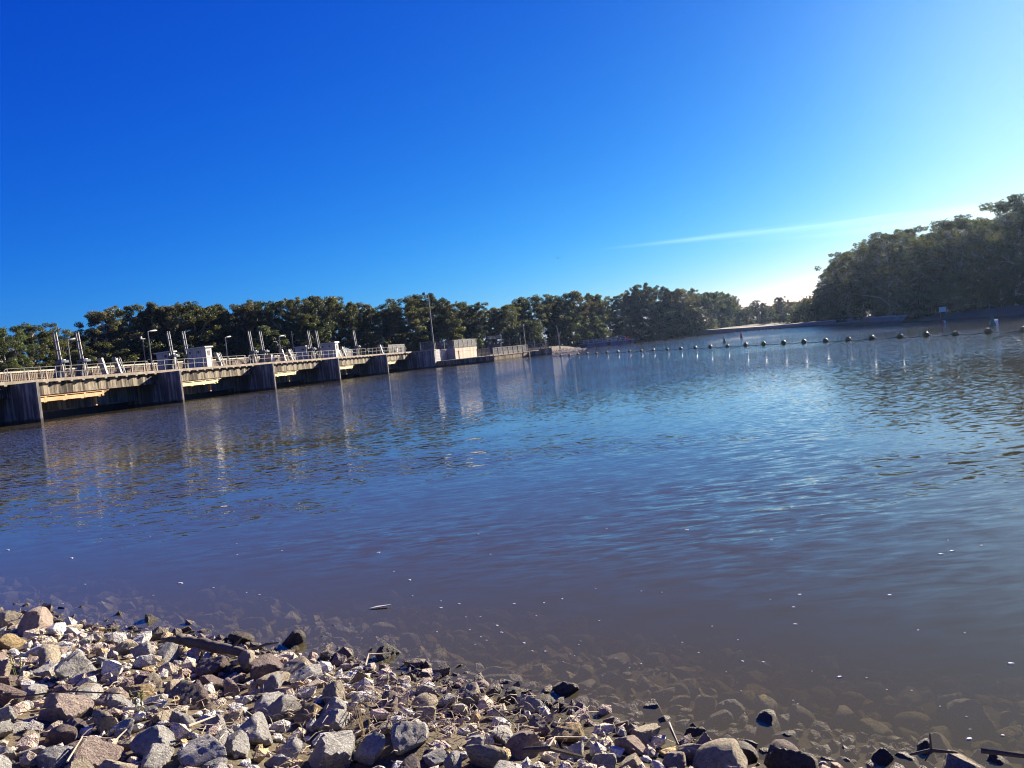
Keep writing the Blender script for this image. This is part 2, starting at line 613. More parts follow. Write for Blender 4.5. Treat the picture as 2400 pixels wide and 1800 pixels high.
def ripple(scale, rot, loc, dist):
    nd = t.new('ShaderNodeTexNoise')
    t.put(nd.inputs['Vector'], t.mapping(co, scale, (0, 0, R(rot)), loc))
    nd.inputs['Scale'].default_value = 1.0
    nd.inputs['Detail'].default_value = 3
    nd.inputs['Roughness'].default_value = 0.55
    nd.inputs['Distortion'].default_value = dist
    sc_ = t.new('ShaderNodeSeparateColor')
    t.put(sc_.inputs[0], nd.outputs['Color'])
    return t.math('SUBTRACT', sc_.outputs[0], 0.5), t.math('SUBTRACT', sc_.outputs[1], 0.5)


# slopes of the surface: long wavelets off the shallows, short chop in the wind patches
w1x, w1y = ripple((2.4, 8.0, 1), 8, (0, 0, 0), 0.7)
w2x, w2y = ripple((4.6, 7.6, 1), -14, (3, 1, 0), 0.5)
w3x, w3y = ripple((11.0, 16.0, 1), 5, (1, 8, 0), 0.4)
sy = t.math('ADD', t.math('MULTIPLY', w1y, t.math('MULTIPLY', amp1, 0.62)), t.math('MULTIPLY', t.math('ADD', w2y, t.math('MULTIPLY', w3y, 0.6)), t.math('MULTIPLY', amp2, 0.75)))
sx = t.math('ADD', t.math('MULTIPLY', w1x, t.math('MULTIPLY', amp1, 0.16)), t.math('MULTIPLY', t.math('ADD', w2x, t.math('MULTIPLY', w3x, 0.6)), t.math('MULTIPLY', amp2, 0.45)))
cn = t.new('ShaderNodeCombineXYZ')
t.put(cn.inputs[0], sx)
t.put(cn.inputs[1], sy)
cn.inputs[2].default_value = 1.0
nv = t.new('ShaderNodeVectorMath', operation='NORMALIZE')
t.put(nv.inputs[0], cn.outputs[0])
nrm = nv.outputs[0]
geo = t.new('ShaderNodeNewGeometry')
dt = t.new('ShaderNodeVectorMath', operation='DOT_PRODUCT')
t.put(dt.inputs[0], geo.outputs['Incoming'])
t.put(dt.inputs[1], nrm)
cosv = t.math('ABSOLUTE', dt.outputs['Value'])
fresnel = t.math('ADD', 0.02, t.math('MULTIPLY', t.math('POWER', t.math('SUBTRACT', 1.0, cosv, clamp=True), 5.5), 0.98))   # the same from above and below
gl = t.new('ShaderNodeBsdfGlossy')
gl.inputs['Roughness'].default_value = 0.02
gl.inputs['Color'].default_value = (0.95, 0.96, 1.0, 1)
t.put(gl.inputs['Normal'], nrm)
trp = t.new('ShaderNodeBsdfTransparent')
trp.inputs['Color'].default_value = (1, 1, 1, 1)
silt = t.new('ShaderNodeBsdfDiffuse')
silt.inputs['Color'].default_value = (0.180, 0.152, 0.072, 1)
body = t.new('ShaderNodeMixShader')
body.inputs[0].default_value = 0.30
t.l.new(trp.outputs[0], body.inputs[1])
t.l.new(silt.outputs[0], body.inputs[2])
ms = t.new('ShaderNodeMixShader')
t.put(ms.inputs[0], fresnel)
t.l.new(body.outputs[0], ms.inputs[1])
t.l.new(gl.outputs[0], ms.inputs[2])
t.l.new(ms.outputs[0], t.out.inputs['Surface'])
va = t.new('ShaderNodeVolumeAbsorption')
va.inputs['Color'].default_value = (0.56, 0.50, 0.30, 1)
va.inputs['Density'].default_value = 3.6
t.l.new(va.outputs[0], t.out.inputs['Volume'])

w = MB().box(-3200, 3200, -900, 6200, -6.0, 0.0).build('river_water', 'river_water')
tag(w, kind='structure')

# ---------------------------------------------------------------- the weir
TH = 0.2604
O = Vector((-48.217, 78.39, 0))
DU = Vector((math.sin(TH), math.cos(TH), 0))
DV = Vector((-math.cos(TH), math.sin(TH), 0))
PHI = math.pi / 2 - TH
BAY = 21.803


def W(u, v, z=0.0):
    return O + DU * u + DV * v + Vector((0, 0, z))


ORD = ['first', 'second', 'third', 'fourth', 'fifth', 'sixth', 'seventh', 'eighth', 'ninth', 'tenth']
pier_m = MB().prism([(0, 0), (0.32, 0), (2.2, 3.6), (2.2, 22), (0, 22)], -3.0, 4.13).mesh('pier', 'concrete_pier')
cap_m = MB().box(-0.06, 0.38, -0.05, 0.40, 3.72, 4.145).mesh('pier_cap', 'concrete_beam')
for n in range(-1, 5):
    lab = {-1: 'concrete weir pier outside the frame, beyond the nearest bay'}.get(n, '%s stained concrete pier of the weir, counted from the near end' % ORD[max(n, 0)])
    e = empty('weir_pier', W(n * BAY, 0), PHI, lab, 'pier', 'weir piers')
    place('pier_body', pier_m, e)
    mk = MB()
    for k in range(3):
        mk.box(-0.035, 0.0, 0.9 + k * 1.6, 1.0 + k * 1.6, 0.15, 3.9)
    mk.build('formwork_rib', 'concrete_pier', e)
# last pier: broader abutment block standing further into the water
e = empty('weir_abutment', W(5 * BAY, 0), PHI, 'dark concrete abutment block ending the weir at the quay', 'abutment')
MB().box(0, 1.1, -2.6, 24, -3.0, 4.13).build('abutment_block', 'concrete_pier', e)
MB().box(-0.12, 1.25, -2.72, 24, 4.13, 4.42).build('coping', 'concrete_deck', e)

# girders, deck edge and brackets, one set for each bay
girder_m = MB().prism_y([(2.22, 2.75), (BAY - 0.002, 2.75), (BAY - 0.002, 4.13), (2.22, 4.13)], 3.4, 4.2).mesh('girder', 'concrete_beam')
girder_full = MB().box(0.34, BAY - 0.004, 3.4, 4.2, 2.75, 4.12).mesh('girder', 'concrete_beam')
brk = MB().prism_y([(-0.16, 3.98), (0.16, 3.98), (0.20, 4.128), (-0.20, 4.128)], 0, 0.42).mesh('bracket', 'concrete_deck')
for n in range(-1, 5):
    which = ORD[n] if n >= 0 else 'out of frame'
    e = empty('deck_span', W(n * BAY, 0), PHI, '%s span of the weir deck from the near end, streaked concrete girder below' % which if n >= 0 else
              'weir deck span running out of the picture beside the near pier', 'bridge deck', 'weir deck spans')
    place('girder', girder_full, e)
    MB().box(0.004, BAY - 0.004, 3.0, 23.0, 4.13, 4.45).build('deck_slab', 'concrete_deck', e)
    for k in range(13):
        place('bracket', brk, e, (0.85 + k * BAY / 13, 2.96, 0))
    MB().box(0.3, BAY - 0.3, 3.36, 3.40, 2.75, 2.84).build('drip_edge', 'concrete_beam', e)

# gates, deep in the bays
for n in range(-1, 5):
    which = ORD[n] if n >= 0 else 'unseen'
    e = empty('sluice_gate', W(n * BAY, 0), PHI, 'grey steel sluice gate in the %s bay from the near end' % which if n >= 0 else 'steel sluice gate in the bay outside the frame', 'gate', 'sluice gates')
    MB().box(2.3, BAY - 0.1, 6.9, 7.2, 0.95, 3.2).build('upper_plate', 'gate_steel', e)
    MB().box(2.3, BAY - 0.1, 8.4, 8.7, -2.5, 0.95).build('lower_plate', 'dark_steel', e)
    MB().box(2.3, BAY - 0.1, 6.7, 8.6, 0.80, 0.95).build('ledge', 'gate_steel', e)
    for k in range(6):
        MB().box(4.2 + k * 3.2, 4.4 + k * 3.2, 6.72, 6.9, 0.95, 3.2).build('stiffener', 'gate_steel', e)
    MB().box(12.9, 13.2, 5.2, 5.5, 0.9, 2.8).build('guide_post', 'walkway_orange', e)

# steel inspection walkways hung under the girders
for n in range(-1, 5):
    mt = 'walkway_orange' if n <= 0 else 'walkway_yellow'
    cn = 'rusty orange' if n <= 0 else 'pale yellow'
    which = ORD[n] if n >= 0 else 'unseen'
    e = empty('inspection_walkway', W(n * BAY, 0), PHI, '%s steel walkway under the %s span from the near end' % (cn, which) if n >= 0 else 'orange steel walkway under the span outside the frame', 'walkway', 'walkways under the girders')
    MB().box(0.4, 13.4, 3.5, 3.72, 2.56, 2.72).build('top_rail', mt, e)
    MB().prism_y([(0.4, 2.02), (11.6, 2.02), (13.0, 2.44), (0.4, 2.44)], 3.5, 3.62).build('side_plate', mt, e)  # stops short on a slant, shaped after a cast shadow's edge
    hm = MB().box(-0.14, 0.14, 3.49, 3.63, 2.0, 2.6).mesh('hanger', MAT[mt])
    fm = MB().box(-0.18, 0.18, 3.45, 3.9, 1.94, 2.02).mesh('foot', MAT[mt])
    for k in range(5):
        place('hanger', hm, e, (1.6 + k * 2.7, 0, 0))
        place('foot', fm, e, (1.6 + k * 2.55, 0, 0))
    MB().box(0.4, 12.0, 3.62, 4.9, 2.04, 2.12).build('grating', mt, e)

# looped handrails along the deck edge, broken at each pier


def handrail(n, u0, u1):
    e = empty('handrail', W(n * BAY, 4.5, 4.45), PHI, 'pale tubular handrail with looped ends on the %s span from the near end' % (ORD[n] if n >= 0 else 'unseen')
              if n >= 0 else 'tubular handrail on the deck span outside the frame', 'handrail', 'deck handrails')
    r = 0.03
    pts = [(u0 + 0.5, 0, 1.38)]
    MB().tube([(u0 + 0.4, 0, 1.38), (u1 - 0.4, 0, 1.38)], r).build('top_rail', 'rail_grey', e)
    MB().tube([(u0 + 0.4, 0, 0.72), (u1 - 0.4, 0, 0.72)], r).build('middle_rail', 'rail_grey', e)
    for uu, s in ((u0, -1), (u1, 1)):
        arc = [(uu - s * 0.4, 0, 1.38)] + [(uu - s * 0.4 + s * 0.4 * math.sin(a), 0, 1.05 + 0.33 * math.cos(a)) for a in np.linspace(0.15, math.pi - 0.15, 7)] + [(uu - s * 0.4, 0, 0.72)]
        MB().tube(arc, 0.045).build('end_loop', 'hoist_pale', e)
    k = max(2, int((u1 - u0) / 2.0))
    pm = MB().box(-0.035, 0.035, -0.035, 0.035, 0, 1.36).mesh('post', 'rail_grey')
    for i in range(k + 1):
        place('post', pm, e, (u0 + 0.4 + (u1 - u0 - 0.8) * i / k, 0, 0))
    return e


for n in range(-1, 5):
    handrail(n, 0.55, BAY - 0.1)

# slatted parapet along the downstream side of the deck
for n in range(-1, 6):
    L = BAY if n < 5 else 8.0
    e = empty('slatted_parapet', W(n * BAY, 22.4, 4.45), PHI, 'brown slatted parapet with pale top rail behind the %s span from the near end' % ORD[n] if 0 <= n < 5 else
              ('brown slatted parapet on the abutment block' if n == 5 else 'brown slatted parapet on the span outside the frame'), 'fence', 'slatted parapets along the deck')
    MB().box(0.05, L - 0.05, -0.09, 0.09, 1.68, 1.88).build('top_rail', 'fence_rail', e)
    MB().box(0.05, L - 0.05, -0.05, 0.05, 0.75, 0.85).build('middle_rail', 'fence_slat', e)
    MB().box(0.05, L - 0.05, 0.06, 0.10, 0.02, 1.66).build('backing', 'fence_slat', e)
    pm = MB().box(-0.10, 0.10, -0.10, 0.05, 0, 1.8).mesh('post', 'slat_light')
    for k in range(int(L / 2.7)):
        place('post', pm, e, (1.3 + 2.7 * k, 0, 0))
    sm = MB()
    k = 0.3
    while k < L - 0.3:
        sm.box(k, k + 0.07, -0.05, 0.02, 0.1, 1.66)
        k += 0.27
    tag(sm.build('slat', 'slat_light', e), kind='stuff')

# hydraulic hoists straddling the piers


def make_hoist():
    e = empty('hydraulic_hoist', (0, 0, 0), 0)
    # tilted cylinder with a square guide behind it
    c0, c1 = Vector((0.14, 0, 0.05)), Vector((-0.36, 0.05, 6.42))
    cy = MB().tube([c0, c0.lerp(c1, 0.33)], 0.20, 10).tube([c0.lerp(c1, 0.33), c1], 0.155, 10).build('cylinder', 'hoist_pale', e, smooth=True)
    for f in (0.42, 0.62, 0.80, 0.985):
        q = c0.lerp(c1, f)
        MB().disc(q, 0.205, 0.09, 10).build('collar', 'dark_steel', cy)
    g0, g1 = Vector((-0.36, 0.08, 2.0)), Vector((-0.72, 0.12, 6.44))
    MB().bar(g0, g1, 0.26, 0.26).build('guide_rail', 'hoist_grey', e)
    # raked stand
    st = MB()
    st.add([(-1.25, -0.5, 0), (-0.25, -0.5, 0), (-0.25, 0.6, 0), (-1.25, 0.6, 0), (-0.62, -0.3, 2.35), (-0.22, -0.3, 2.35), (-0.22, 0.4, 2.35), (-0.62, 0.4, 2.35)],
           [(3, 2, 1, 0), (4, 5, 6, 7), (0, 1, 5, 4), (1, 2, 6, 5), (2, 3, 7, 6), (3, 0, 4, 7)])
    sd = st.build('stand', 'hoist_blue', e)
    MB().bar((-1.02, -0.53, 0.05), (-0.52, -0.33, 2.3), 0.10, 0.06).build('stiffener', 'hoist_grey', sd)
    MB().bar((-0.62, -0.53, 0.05), (-0.38, -0.33, 2.3), 0.08, 0.06).build('stiffener', 'hoist_grey', sd)
    MB().box(-0.75, 0.85, -0.32, 0.42, 2.30, 2.62).build('crosshead', 'hoist_blue', e)
    MB().box(0.42, 0.80, -0.36, 0.0, 2.34, 2.72).build('valve_box', 'white_paint', e)
    MB().tube([(0.62, -0.18, 2.35), (0.66, -0.18, 1.6), (0.52, -0.2, 1.0), (0.62, -0.2, 0.1)], 0.07, 6).build('pipe', 'hoist_pale', e)
    MB().tube([(0.30, -0.36, 2.3), (0.20, -0.4, 1.5), (-0.15, -0.5, 0.9), (0.1, -0.5, 0.05)], 0.06, 6).build('pipe', 'hoist_pale', e)
    MB().tube([(0.15, -0.2, 2.95), (0.45, -0.3, 3.4)], 0.035, 5).build('lever', 'dark_steel', e)
    MB().box(-1.35, 0.95, -0.6, 0.7, 0, 0.06).build('base_plate', 'dark_steel', e)
    return e


hoist0 = make_hoist()
hu = [(1, -2.55), (1, 1.1), (2, -2.6), (2, 1.0), (3, -2.4), (3, 1.2), (4, -2.55), (4, 0.95), (5, -2.8), (0, -2.55), (0, 1.1)]
for i, (pn, du) in enumerate(hu):
    e = hoist0 if i == 0 else copy_tree(hoist0)
    e.location = W(pn * BAY + du, 15.8, 4.45)
    e.rotation_euler = (0, 0, PHI - math.pi / 2)
    lab = ('%s tall hydraulic hoist cylinder on the weir deck, counted from the near end' % ORD[i]) if i < 9 else 'hydraulic hoist cylinder on the deck outside the frame, %s' % ('nearer' if i == 9 else 'farther')
    tag(e, lab, 'hoist', 'hydraulic hoists')

# slanted plates and ladder frames standing in front of the hoists
plate_m = MB().add([(-0.85, -0.12, 2.35), (-0.15, -0.12, 2.42), (0.45, -0.12, 0), (-0.25, -0.12, 0), (-0.85, 0.12, 2.35), (-0.15, 0.12, 2.42), (0.45, 0.12, 0), (-0.25, 0.12, 0)],
                   [(0, 1, 2, 3), (7, 6, 5, 4), (0, 4, 5, 1), (1, 5, 6, 2), (2, 6, 7, 3), (3, 7, 4, 0)]).mesh('plate', 'plate_brown')
edge_m = MB().bar((-0.10, -0.02, 2.43), (0.50, -0.02, 0), 0.30, 0.07, (1, 0, 0)).mesh('edge_strip', 'hoist_grey')
lad_side = MB().tube([(-0.8, 0, 2.25), (-0.6, 0, 2.42), (-0.25, 0, 2.40), (-0.12, 0, 2.2), (0.45, 0, 0)], 0.06, 6).mesh('ladder_stile', 'galvanised')
lad_plate = MB().add([(-0.85, 0, 2.3), (-0.25, 0, 2.3), (0.40, 0, 0), (-0.05, 0, 0), (-0.85, 0.7, 2.3), (-0.25, 0.7, 2.3), (0.40, 0.7, 0), (-0.05, 0.7, 0)],
                     [(0, 1, 2, 3), (7, 6, 5, 4), (0, 4, 5, 1), (1, 5, 6, 2), (2, 6, 7, 3), (3, 7, 4, 0)]).mesh('tread_block', 'hoist_grey')
for n in range(0, 6):
    e = empty('slanted_plate', W(n * BAY - 1.35, 10.3, 4.45), PHI - math.pi / 2, ('brown slanted plate standing at the %s pier from the near end' % ORD[n]) if n else 'brown slanted plate on the deck outside the frame', 'plate', 'slanted plates at the piers')
    place('plate', plate_m, e)
    place('edge_strip', edge_m, e)
    if n == 5:
        break
    e = empty('access_ladder', W(n * BAY + 1.05, 10.3, 4.45), PHI - math.pi / 2, ('leaning grey access ladder at the %s pier from the near end' % ORD[n]) if n else 'leaning access ladder on the deck outside the frame', 'ladder', 'access ladders at the piers')
    place('ladder_stile', lad_side, e, (0.05, -0.06, 0))
    place('ladder_stile', lad_side, e, (0.05, 0.76, 0))
    place('tread_block', lad_plate, e)

# equipment kiosks


def kiosk(name, u, v, wd, dp, ht, label, doors, vent):
    e = empty(name, W(u, v, 4.45), PHI - math.pi / 2, label, 'kiosk', 'equipment kiosks on the weir')
    MB().box(0, wd, 0, dp, 0, ht).build('cabinet_body', 'kiosk_grey', e)
    rf = MB()
    rf.add([(-0.35, -0.35, ht), (wd + 0.25, -0.35, ht + 0.06), (wd + 0.25, dp + 0.2, ht + 0.06), (-0.35, dp + 0.2, ht),
            (-0.30, -0.30, ht + 0.16), (wd + 0.2, -0.30, ht + 0.22), (wd + 0.2, dp + 0.15, ht + 0.22), (-0.30, dp + 0.15, ht + 0.16)],
           [(3, 2, 1, 0), (4, 5, 6, 7), (0, 1, 5, 4), (1, 2, 6, 5), (2, 3, 7, 6), (3, 0, 4, 7)])
    rf.build('roof', 'kiosk_roof', e)
    dw = (wd - 0.1) / doors
    for k in range(doors):
        d = MB().box(0.05 + k * dw + 0.05, 0.05 + (k + 1) * dw - 0.05, -0.06, -0.01, ht * 0.46, ht - 0.12).build('door', 'kiosk_grey', e)
        if k % 2 == vent:
            MB().box(0.05 + (k + 0.3) * dw, 0.05 + (k + 0.7) * dw, -0.085, -0.06, ht * 0.76, ht * 0.88).build('vent', 'dark_steel', d)
        else:
            MB().box(0.05 + (k + 0.42) * dw, 0.05 + (k + 0.62) * dw, -0.10, -0.06, ht * 0.48, ht * 0.53).build('handle', 'white_paint', d)
        MB().box(0.05 + k * dw + 0.05, 0.05 + (k + 1) * dw - 0.05, -0.06, -0.01, 0.10, ht * 0.43).build('lower_door', 'kiosk_grey', e)
    MB().box(wd, wd + 0.02, 0.05, dp - 0.05, 0.05, ht - 0.05).build('sunlit_end_panel', 'white_and_sunlit', e)  # sunlight on this end is put into the paler panel colour
    MB().box(wd + 0.02, wd + 0.05, dp * 0.3, dp * 0.7, ht * 0.62, ht * 0.86).build('end_vent', 'dark_steel', e)
    return e


kiosk('equipment_kiosk', 2 * BAY - 1.3, 20, 2.4, 1.5, 3.2, 'small grey kiosk behind the hoist at the third pier of the weir', 2, 1)
kiosk('equipment_kiosk', 2 * BAY - 2.75, 13, 3.25, 1.5, 3.2, 'large grey switch kiosk at the third pier, end panel coloured white as sunlit', 4, 0)
kiosk('equipment_kiosk', 4 * BAY - 2.3, 20, 2.6, 1.5, 3.15, 'small grey kiosk behind the hoist at the fifth pier of the weir', 2, 1)
kiosk('equipment_kiosk', 4 * BAY - 3.7, 13, 3.25, 1.5, 3.2, 'large grey switch kiosk at the fifth pier from the near end', 4, 0)
e = empty('equipment_box', W(61.2, 13, 4.45), PHI - math.pi / 2, 'low brown equipment box with end whitened as sunlit at the fourth pier', 'box')
MB().box(0, 1.8, 0, 1.3, 0, 0.78).build('lower_case', 'plate_brown', e)
MB().box(0, 1.8, 0, 1.3, 0.84, 1.62).build('upper_case', 'plate_brown', e)
MB().box(0.05, 1.75, 0.05, 1.25, 0.76, 0.86).build('joint', 'dark_steel', e)
MB().box(1.8, 1.84, 0.05, 1.25, 0.05, 1.58).build('sunlit_end_panel', 'white_and_sunlit', e)  # end whitened so its colour reads as sunlit

# lamp posts and poles on the deck


def lamp_post(u, v, h, label, arm=1.6, head=True):
    e = empty('lamp_post', W(u, v, 4.45), PHI, label, 'lamp post', 'poles on the weir deck')
    MB().tube([(0, 0, 0), (0, 0, h)], [0.11, 0.07], 8).build('pole', 'hoist_pale', e, smooth=True)
    MB().box(-0.16, 0.16, -0.16, 0.16, 0, 0.05).build('base_plate', 'galvanised', e)
    if head:
        MB().tube([(0, 0, h - 0.05), (0.3, 0, h + 0.02)], 0.035, 6).build('arm', 'galvanised', e)
        hd = MB()
        hd.tube([(0.3, 0, h + 0.02), (0.6, 0, h + 0.04), (arm * 0.8, 0, h + 0.14), (arm, 0, h + 0.16)], [0.05, 0.14, 0.15, 0.05], 8)
        hd.build('lamp_head', 'galvanised', e, smooth=True)
    return e


lamp_post(22.98, 18, 5.55, 'lamp post between the first two hoist cylinders')
lamp_post(38.6, 18, 6.65, 'tall lamp post beside the small kiosk at the third pier', 2.1)
lamp_post(58.1, 18, 5.5, 'slim lamp post in the middle of the third span', 1.8)
lamp_post(75.9, 18, 5.5, 'slim lamp post behind the slanted plate near the fourth pier', 2.1)
lamp_post(80.95, 18, 6.5, 'bare thin pole beside the small kiosk at the fifth pier', head=False)
e = empty('sensor_pole', W(37.3, 18, 4.45), PHI, 'thin sensor pole with crossbar and small white instrument', 'pole', 'poles on the weir deck')
MB().tube([(0, 0, 0), (0, 0, 5.5)], 0.07, 8).build('pole', 'rail_grey', e)
MB().box(-0.5, 0.5, -0.06, 0.06, 5.45, 5.58).build('crossbar', 'rail_grey', e)
MB().box(-0.42, -0.2, -0.1, 0.1, 5.58, 5.85).build('instrument', 'white_paint', e)
MB().disc((0.05, 0, 4.4), 0.16, 0.2, 8).build('collar', 'rail_grey', e)
MB().tube([(0, 0, 1.9), (0.5, 0, 2.2), (1.3, 0, 2.4)], 0.04, 5).build('cable', 'dark_steel', e)
# two bent vent pipes by the thin pole
for k, (uu, lab) in enumerate(((79.0, 'tall curved vent pipe beside the thin bare pole'), (80.1, 'short curved vent pipe next to the taller one'))):
    e = empty('vent_pipe', W(uu - 2.2, 19, 4.45), PHI, lab, 'pipe', 'curved vent pipes')
    hh = 4.6 - 0.7 * k
    MB().tube([(0.4, 0, 0), (0.35, 0, hh - 1.2), (0.05, 0, hh - 0.4), (-0.6, 0, hh), (-1.4, 0, hh - 0.05)], 0.07, 6).build('pipe', 'hoist_pale', e)
    MB().disc((0.4, 0, 0.04), 0.2, 0.08, 8).build('flange', 'galvanised', e)

# ---------------------------------------------------------------- far abutment and quay
e = empty('quay', (0, 0, 0), 0, 'low stained concrete quay curving out beyond the abutment', 'quay')
qp = [(-17.5, 184.4), (-9.5, 180.9), (-7.2, 180.4), (-5.2, 181.0), (-3.6, 183.0), (5.3, 200), (4.0, 206), (-20, 208), (-20, 186)]
MB().prism(qp, -3.0, 1.28).build('quay_wall', 'concrete_quay', e)
qc = Vector((-8, 193, 0))
MB().prism([tuple((Vector((x, y, 0)) + (Vector((x, y, 0)) - qc).normalized() * 0.12).xy) for x, y in qp], 1.284, 1.46).build('coping', 'concrete_deck', e)

e = empty('timber_wall', W(110.2, -2.3, 1.46), PHI, 'plank clad wall between the abutment and the white wall', 'wall')
plank = MB().box(0, 8.4, -0.06, 0.0, 0.02, 0.335).mesh('plank', 'kiosk_grey')
for k in range(8):
    place('plank', plank, e, (0, 0, k * 0.35))
MB().box(0, 8.4, 0, 2.0, 0, 2.86).build('backing', 'timber_dark', e)

wp0, wp1 = Vector((-13.35, 192, 0)), Vector((-8.35, 205, 0))
wd = (wp1 - wp0)
wrz = math.atan2(wd.y, wd.x)
wlen = wd.length
e = empty('white_wall', (wp0.x, wp0.y, 1.46), wrz, 'bright white panelled wall standing on the quay', 'wall')
MB().box(0.05, wlen, 0.02, 5.0, 0, 2.72).build('wall_core', 'timber_dark', e)
npan = 6
for k in range(npan):
    MB().box(k * wlen / npan + 0.02, (k + 1) * wlen / npan - 0.02, -0.05, 0.02, 0.02, 1.85).build('panel', 'painted_wall', e)
    MB().box(k * wlen / npan + 0.02, (k + 1) * wlen / npan - 0.02, -0.05, 0.02, 1.89, 2.72).build('panel', 'painted_wall', e)
MB().box(0, wlen, -0.07, 5.0, 2.72, 2.80).build('coping', 'concrete_deck', e)
MB().box(2.1, 2.25, -0.14, -0.05, 0.0, 2.1).build('ladder', 'dark_steel', e)
for k in range(8):
    MB().box(0.0, 0.04, 0.06, 4.9, k * 0.34 + 0.02, k * 0.34 + 0.33).build('end_plank', 'kiosk_grey', e)


def mesh_fence(name, p0, p1, z, h, n, label, mat='rail_grey', panel=True, group='wire mesh fences', over=0.12):
    p0, p1 = Vector((*p0, 0)), Vector((*p1, 0))
    d = p1 - p0
    e = empty(name, (p0.x, p0.y, z), math.atan2(d.y, d.x), label, 'fence', group)
    L = d.length
    pm = MB().box(-0.07, 0.07, -0.07, 0.07, 0, h + over).mesh('post', mat)
    for i in range(n + 1):
        place('post', pm, e, (L * i / n, 0, 0))
        if i < n and panel:
            MB().box(L * i / n + 0.09, L * (i + 1) / n - 0.09, -0.012, 0.012, 0.06, h - 0.06).build('mesh_panel', 'mesh_panel', e)
    MB().box(0, L, -0.05, 0.05, h - 0.055, h + 0.055).build('top_rail', mat, e)
    return e


mesh_fence('mesh_fence', wp0.xy, wp1.xy, 4.26, 1.95, 5, 'dark mesh fence with pale posts on top of the white wall')
mesh_fence('mesh_fence', (wp0.x - 0.3, wp0.y), (wp0.x - 4.8, wp0.y + 1.7), 4.26, 1.95, 2, 'mesh fence closing the end of the white wall top')
mesh_fence('mesh_fence', (-3.7, 183.6), (4.9, 200), 1.46, 1.75, 7, 'mesh fence with pale rail along the lit edge of the quay')
mesh_fence('mesh_fence', (-8.0, 196.0), (-4.6, 186.0), 1.46, 1.9, 3, 'lower mesh fence between the white wall and the quay corner', 'galvanised')
mesh_fence('mesh_fence', (4.0, 206), (11.0, 208), gz(8, 207) * 0 + 1.5, 1.7, 3, 'thin fence on the grassy point beyond the quay', 'galvanised')
a, b = W(92, 19), W(109.5, 19)
mesh_fence('mesh_fence', a.xy, b.xy, 4.45, 2.0, 6, 'tall mesh fence across the far end of the weir deck', 'galvanised')
a, b = W(100, 5), W(109.4, 5)
mesh_fence('mesh_fence', a.xy, b.xy, 4.45, 1.9, 4, 'mesh fence at the deck edge by the warning sign', 'hoist_pale')
a, b = W(109.6, 1.0), W(110.4, -2.2)
mesh_fence('mesh_fence', a.xy, b.xy, 4.42, 1.9, 1, 'short mesh fence panel on the abutment block')

e = empty('warning_sign', W(104.2, 4.7, 4.45), PHI, 'small white warning sign with red ring on the deck fence', 'sign')
MB().box(-0.35, 0.35, -0.03, 0.0, 0.15, 1.0).build('sign_board', 'sign_face', e)
MB().box(-0.04, 0.04, 0.0, 0.06, 0, 1.2).build('post', 'galvanised', e)

e = empty('floodlight_mast', (-19.22, 200, 1.4), 0, 'very tall slim floodlight mast behind the abutment', 'mast')
MB().tube([(0, 0, 0), (0, 0, 9), (0, 0, 17.4)], [0.24, 0.18, 0.10], 10).build('pole', 'galvanised', e, smooth=True)
MB().box(-1.2, 1.1, -0.06, 0.06, 17.3, 17.42).build('crossbar', 'galvanised', e)
MB().box(-1.45, -0.75, -0.2, 0.2, 17.45, 18.05).build('floodlight', 'dark_steel', e)
MB().box(0.6, 1.3, -0.2, 0.2, 17.42, 17.6).build('floodlight', 'galvanised', e)
MB().disc((0, 0, 0.05), 0.45, 0.1, 10).build('base_plate', 'galvanised', e)

e = empty('lock_gantry', (-5.4, 215, 1.9), 0, 'dark steel gantry with pale top beams behind the quay fence', 'gantry')
for k in range(3):
    MB().box(-0.1, 3.9, -0.15, 0.15, 4.10 + 0.28 * k, 4.24 + 0.28 * k).build('top_beam', 'fence_rail', e)
MB().box(3.5, 3.75, -0.2, 0.2, 0, 4.1).build('column', 'fence_rail', e)
MB().box(-0.05, 0.25, -0.2, 0.2, 0, 4.1).build('column', 'dark_steel', e)
MB().bar((0.2, 0, 3.9), (3.4, 0, 0.3), 0.14, 0.14).build('brace', 'hoist_grey', e)
MB().bar((1.6, 0, 3.9), (3.5, 0, 1.9), 0.10, 0.10).build('brace', 'hoist_grey', e)
MB().box(0.3, 3.3, 0.6, 2.6, 0, 2.6).build('machine_housing', 'hoist_blue', e)
e = empty('open_shelter', (-13.2, 215, 1.9), 0, 'low open shelter with pale roof beams behind the white wall', 'shelter')
for k in range(2):
    MB().box(0, 2.9, -0.3 + 0.5 * k, -0.05 + 0.5 * k, 4.5 + 0.25 * k, 4.64 + 0.25 * k).build('roof_beam', 'fence_rail', e)
for x in (0.1, 2.6):
    MB().box(x, x + 0.2, -0.2, 0.0, 0, 4.5).build('column', 'galvanised', e)
e = empty('white_box', (-15.9, 203, 4.4), 0, 'small white box with dark cover beside the mast', 'box')
MB().box(0, 1.0, 0, 0.8, 0, 0.55).build('case', 'white_and_sunlit', e)
MB().box(1.0, 1.7, 0.05, 0.75, 0, 0.55).build('cover', 'plate_brown', e)
MB().box(-0.4, 2.2, -0.3, 1.6, -2.6, -0.002).build('plinth', 'concrete_pier', e)

